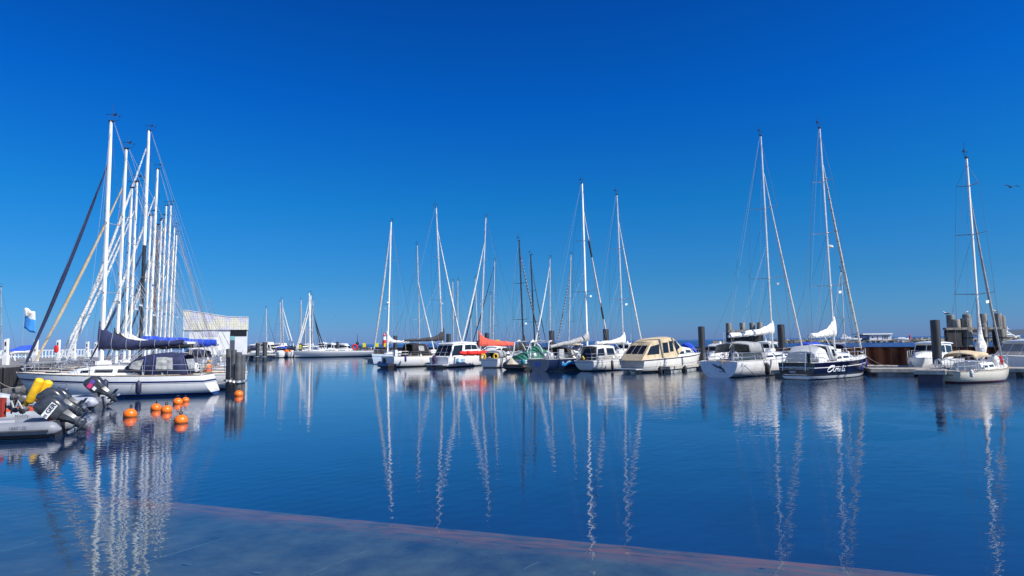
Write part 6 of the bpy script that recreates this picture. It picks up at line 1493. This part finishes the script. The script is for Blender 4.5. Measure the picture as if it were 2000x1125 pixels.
fender(1290, 716, 731, 56.8, RUBBER, 'black cylindrical fender at the outer end of the finger pontoon', .2)
fender(1338, 715, 729, 58.8, RUBBER, 'black cylindrical fender midway along the finger pontoon', .2)
# ------------------------------------------------------------------ ropes
def rope(pts, lab, r=.014, mat=ROPE, sag=.15):
    P = []
    for a, b in zip(pts, pts[1:]):
        for k in range(8):
            t = k/8; P.append(V(a).lerp(V(b), t)-V((0, 0, sag*4*t*(1-t))))
    P.append(V(pts[-1])); mb = MB(); mb.tube(P, r, 5); tag(mb.build('mooring_rope', mat), lab, 'rope', 'mooring ropes')
rope([at(1443, 704, 49), at(1477, 735, 47)], 'mooring rope slanting down from the stern of the white yacht', .02, INKD, 0)
rope([at(1690, 694, 51), at(1738, 716, 49)], 'mooring rope from the navy yacht bow, upper of two', .02)
rope([at(1684, 701, 50), at(1715, 713, 47.5)], 'mooring rope from the navy yacht bow, lower of two', .02)
rope([at(420, 748, 39.7), at(456, 737, 40)], 'mooring rope from the white yacht stern to the dark pile cluster', .014)
rope([at(205, 785, 32), at(255, 805, 28.6)], 'thin rope from the long inflatable to the leftmost orange buoy', .010)
rope([at(262, 806, 28.9), at(345, 786, 35)], 'thin rope over the orange buoys', .010, sag=.05)
rope([at(165, 800, 30), at(247, 808, 28.6)], 'thin dark rope low over the water beside the outboards', .010, sag=.1)
rope([at(0, 747, 37), at(43, 756, 38.3)], 'mooring rope across the dark gap below the quay at the left edge', .014)
rope([at(1822, 721, 39.6), at(1836, 733, 39.4)], 'mooring rope from the pontoon end to the cream yacht stern', .016)
# ------------------------------------------------------------------ people
def person(lab, loc, rz, top_mat, leg_mat, seated=True, hat=None, vest=None, hair=HAIR):
    E = empty('person', loc, rz); tag(E, lab, 'person')
    J = dict(pel=(0, 0, .10), sp=(-.02, 0, .30), ch=(-.02, 0, .50), nk=(0, 0, .62), hd=(.02, 0, .70), tp=(.02, 0, .82))
    vs = []; es = []; rs = []
    def add(p, r, par=None):
        vs.append(p); rs.append(r)
        if par is not None: es.append((par, len(vs)-1))
        return len(vs)-1
    pel = add(J['pel'], (.15, .12)); sp_ = add(J['sp'], (.14, .105), pel); ch = add(J['ch'], (.17, .11), sp_); nk = add(J['nk'], (.055, .055), ch); hd = add(J['hd'], (.075, .085), nk); add(J['tp'], (.075, .085), hd); add((.0, 0, .88), (.045, .05), len(vs)-1)
    for s in (-1, 1):
        sh = add((-.02, s*.19, .55), (.06, .06), ch); elb = add((.06, s*.25, .30), (.042, .042), sh); wr = add((.27, s*.16, .22), (.028, .028), elb); pm = add((.34, s*.14, .21), (.035, .018), wr)
        for k in range(4): f = add((.40+.008*(k % 3), s*(.105+.022*k), .20), (.009, .009), pm); add((.435+.006*(k % 3), s*(.105+.022*k), .175), (.008, .008), f)
        f = add((.36, s*.095, .215), (.010, .010), pm); add((.385, s*.08, .20), (.009, .009), f)
        hp = add((.02, s*.09, .07), (.085, .085), pel)
        if seated: kn = add((.44, s*.12, .10), (.06, .06), hp); an = add((.42, s*.12, -.33), (.04, .04), kn); add((.56, s*.13, -.38), (.04, .03), an)
        else: kn = add((.02, s*.10, -.36), (.06, .06), hp); an = add((-.01, s*.10, -.78), (.04, .04), kn); add((.14, s*.11, -.84), (.04, .03), an)
    me = bpy.data.meshes.new('body'); me.from_pydata(vs, es, []); me.materials.append(SKIN); o = bpy.data.objects.new('body', me); COL.objects.link(o); o.parent = E
    o.modifiers.new('skin', 'SKIN')
    for i, v in enumerate(me.skin_vertices[0].data): v.radius = rs[i]; v.use_root = (i == 0)
    o.modifiers.new('sub', 'SUBSURF').levels = 1
    def lo(nm, rr, mt, n=14):
        mb = MB(); mb.loft([[(c[0]+rx*cos(a), c[1]+ry*sin(a), c[2]) for a in [2*pi*k/n for k in range(n)]] for c, rx, ry in rr]); return mb.build(nm, mt, E)
    lo('shirt', [((0, 0, .02), .135, .17), ((-.02, 0, .3), .13, .165), ((-.02, 0, .5), .14, .20), ((-.01, 0, .6), .09, .13), ((0, 0, .635), .06, .07)], top_mat)
    mb = MB()
    for s in (-1, 1): mb.tube([(-.02, s*.18, .56), (.05, s*.25, .30), (.22, s*.18, .235)], [.075, .058, .042], 8)
    mb.build('sleeve', top_mat, E)
    mb = MB()
    for s in (-1, 1):
        mb.tube([(0, s*.09, .08), (.42, s*.12, .11), (.44, s*.12, .05), (.42, s*.12, -.30)] if seated else [(.02, s*.09, .08), (.02, s*.10, -.36), (0, s*.10, -.76)], [.11, .08, .075, .06] if seated else [.11, .08, .06], 8)
    mb.build('trousers', leg_mat, E)
    mb = MB(); mb.tube([(.105, 0, .75), (.125, 0, .735)], [.012, .016], 6)
    for s in (-1, 1): mb.ball((.095, s*.032, .77), (.012, .012, .009), 6, 4)
    mb.ball((.095, 0, .70), (.012, .028, .007), 6, 4); mb.build('face', M('face_features', (.25, .10, .07), .6), E)
    if hat: mb = MB(); mb.ball((.01, 0, .82), (.115, .105, .085), 12, 6, z0=-.2); mb.box(.08, .2, -.07, .07, .81, .825); mb.build('cap', hat, E)
    else: mb = MB(); mb.ball((-.015, 0, .80), (.11, .10, .11), 12, 7, z0=-.4); mb.build('hair', hair, E)
    if vest: lo('life_vest', [((0, 0, .15), .165, .19), ((-.02, 0, .4), .17, .20), ((-.01, 0, .56), .14, .16), ((0, 0, .60), .09, .11)], vest)
    return E
pw = pl(407, 44.2, 1.0)
person('person sitting in a yacht cockpit in an orange life vest behind the navy canopy', (pw.x, 44.2, 1.0), radians(160), M('shirt_tan', (.45, .35, .22), .8), INKD, vest=M('vest_orange', (.85, .13, .02), .7), hair=M('hair_sandy', (.45, .28, .08), .8))
pw = pl(833, 84.5, 2.0)
person('person in a white top and red cap on the deck behind the black cockpit tent', (pw.x, 84.5, 1.72), radians(-60), LIGHTC, INKD, hat=RED)
# ------------------------------------------------------------------ gulls
GW = M('gull_white', (.75, .75, .75), .7); GG = M('gull_grey', (.12, .12, .13), .7, var=.2)
def gull_sit(u, v, d, lab, rz=0.):
    p = at(u, v, d); E = empty('gull', p, rz); tag(E, lab, 'gull', 'gulls perched on the timber dolphin')
    mb = MB(); mb.tube([(-.30, 0, .12), (-.2, 0, .14), (-.05, 0, .16), (.1, 0, .18), (.16, 0, .26), (.20, 0, .33), (.24, 0, .34)], [.015, .05, .095, .085, .045, .05, .02], 10); mb.tube([(.24, 0, .34), (.32, 0, .325)], [.015, .006], 5)
    for s in (-1, 1): mb.tube([(0, s*.03, .1), (0, s*.03, 0), (.05, s*.04, 0)], .008, 4)
    mb.build('body', GW, E)
    for s in (-1, 1): w_ = MB(); w_.tube([(.12, s*.07, .19), (-.1, s*.085, .18), (-.38, s*.03, .13)], [.03, .07, .01], 8); w_.build('wing', GG, E)
gull_sit(1848, 615.5, 64, 'gull perched on the leftmost post of the timber dolphin', 2.6); gull_sit(1888, 614, 65.5, 'gull perched on the middle post of the timber dolphin, stretching up', .5); gull_sit(1944, 612, 64, 'gull perched on the right post of the timber dolphin', 3.4)
def gull_fly(u, v, d, lab, s=1., bank=0.):
    p = at(u, v, d); E = empty('gull', p, radians(60)); tag(E, lab, 'gull'); E.scale = (s, s, s); E.rotation_euler = (bank, 0, radians(75))
    mb = MB(); mb.tube([(-.3, 0, 0), (-.15, 0, .01), (.05, 0, .02), (.2, 0, .03), (.3, 0, .02)], [.02, .055, .075, .05, .01], 10); mb.build('body', GG, E)
    for sd in (-1, 1):
        w_ = MB(); rr = []
        for t, z, c0, c1 in ((0, .03, -.1, .12), (.25, .16, -.09, .13), (.45, .17, -.12, .08), (.62, .10, -.18, -.05), (.70, .06, -.22, -.18)):
            rr.append([(c0, sd*t, z), ((c0+c1)/2, sd*t, z+.018), (c1, sd*t, z), ((c0+c1)/2, sd*t, z-.01)])
        w_.loft(rr); w_.build('wing', GG, E)
gull_fly(1974, 366, 50, 'gull gliding in the open sky at the right', .85, .15)
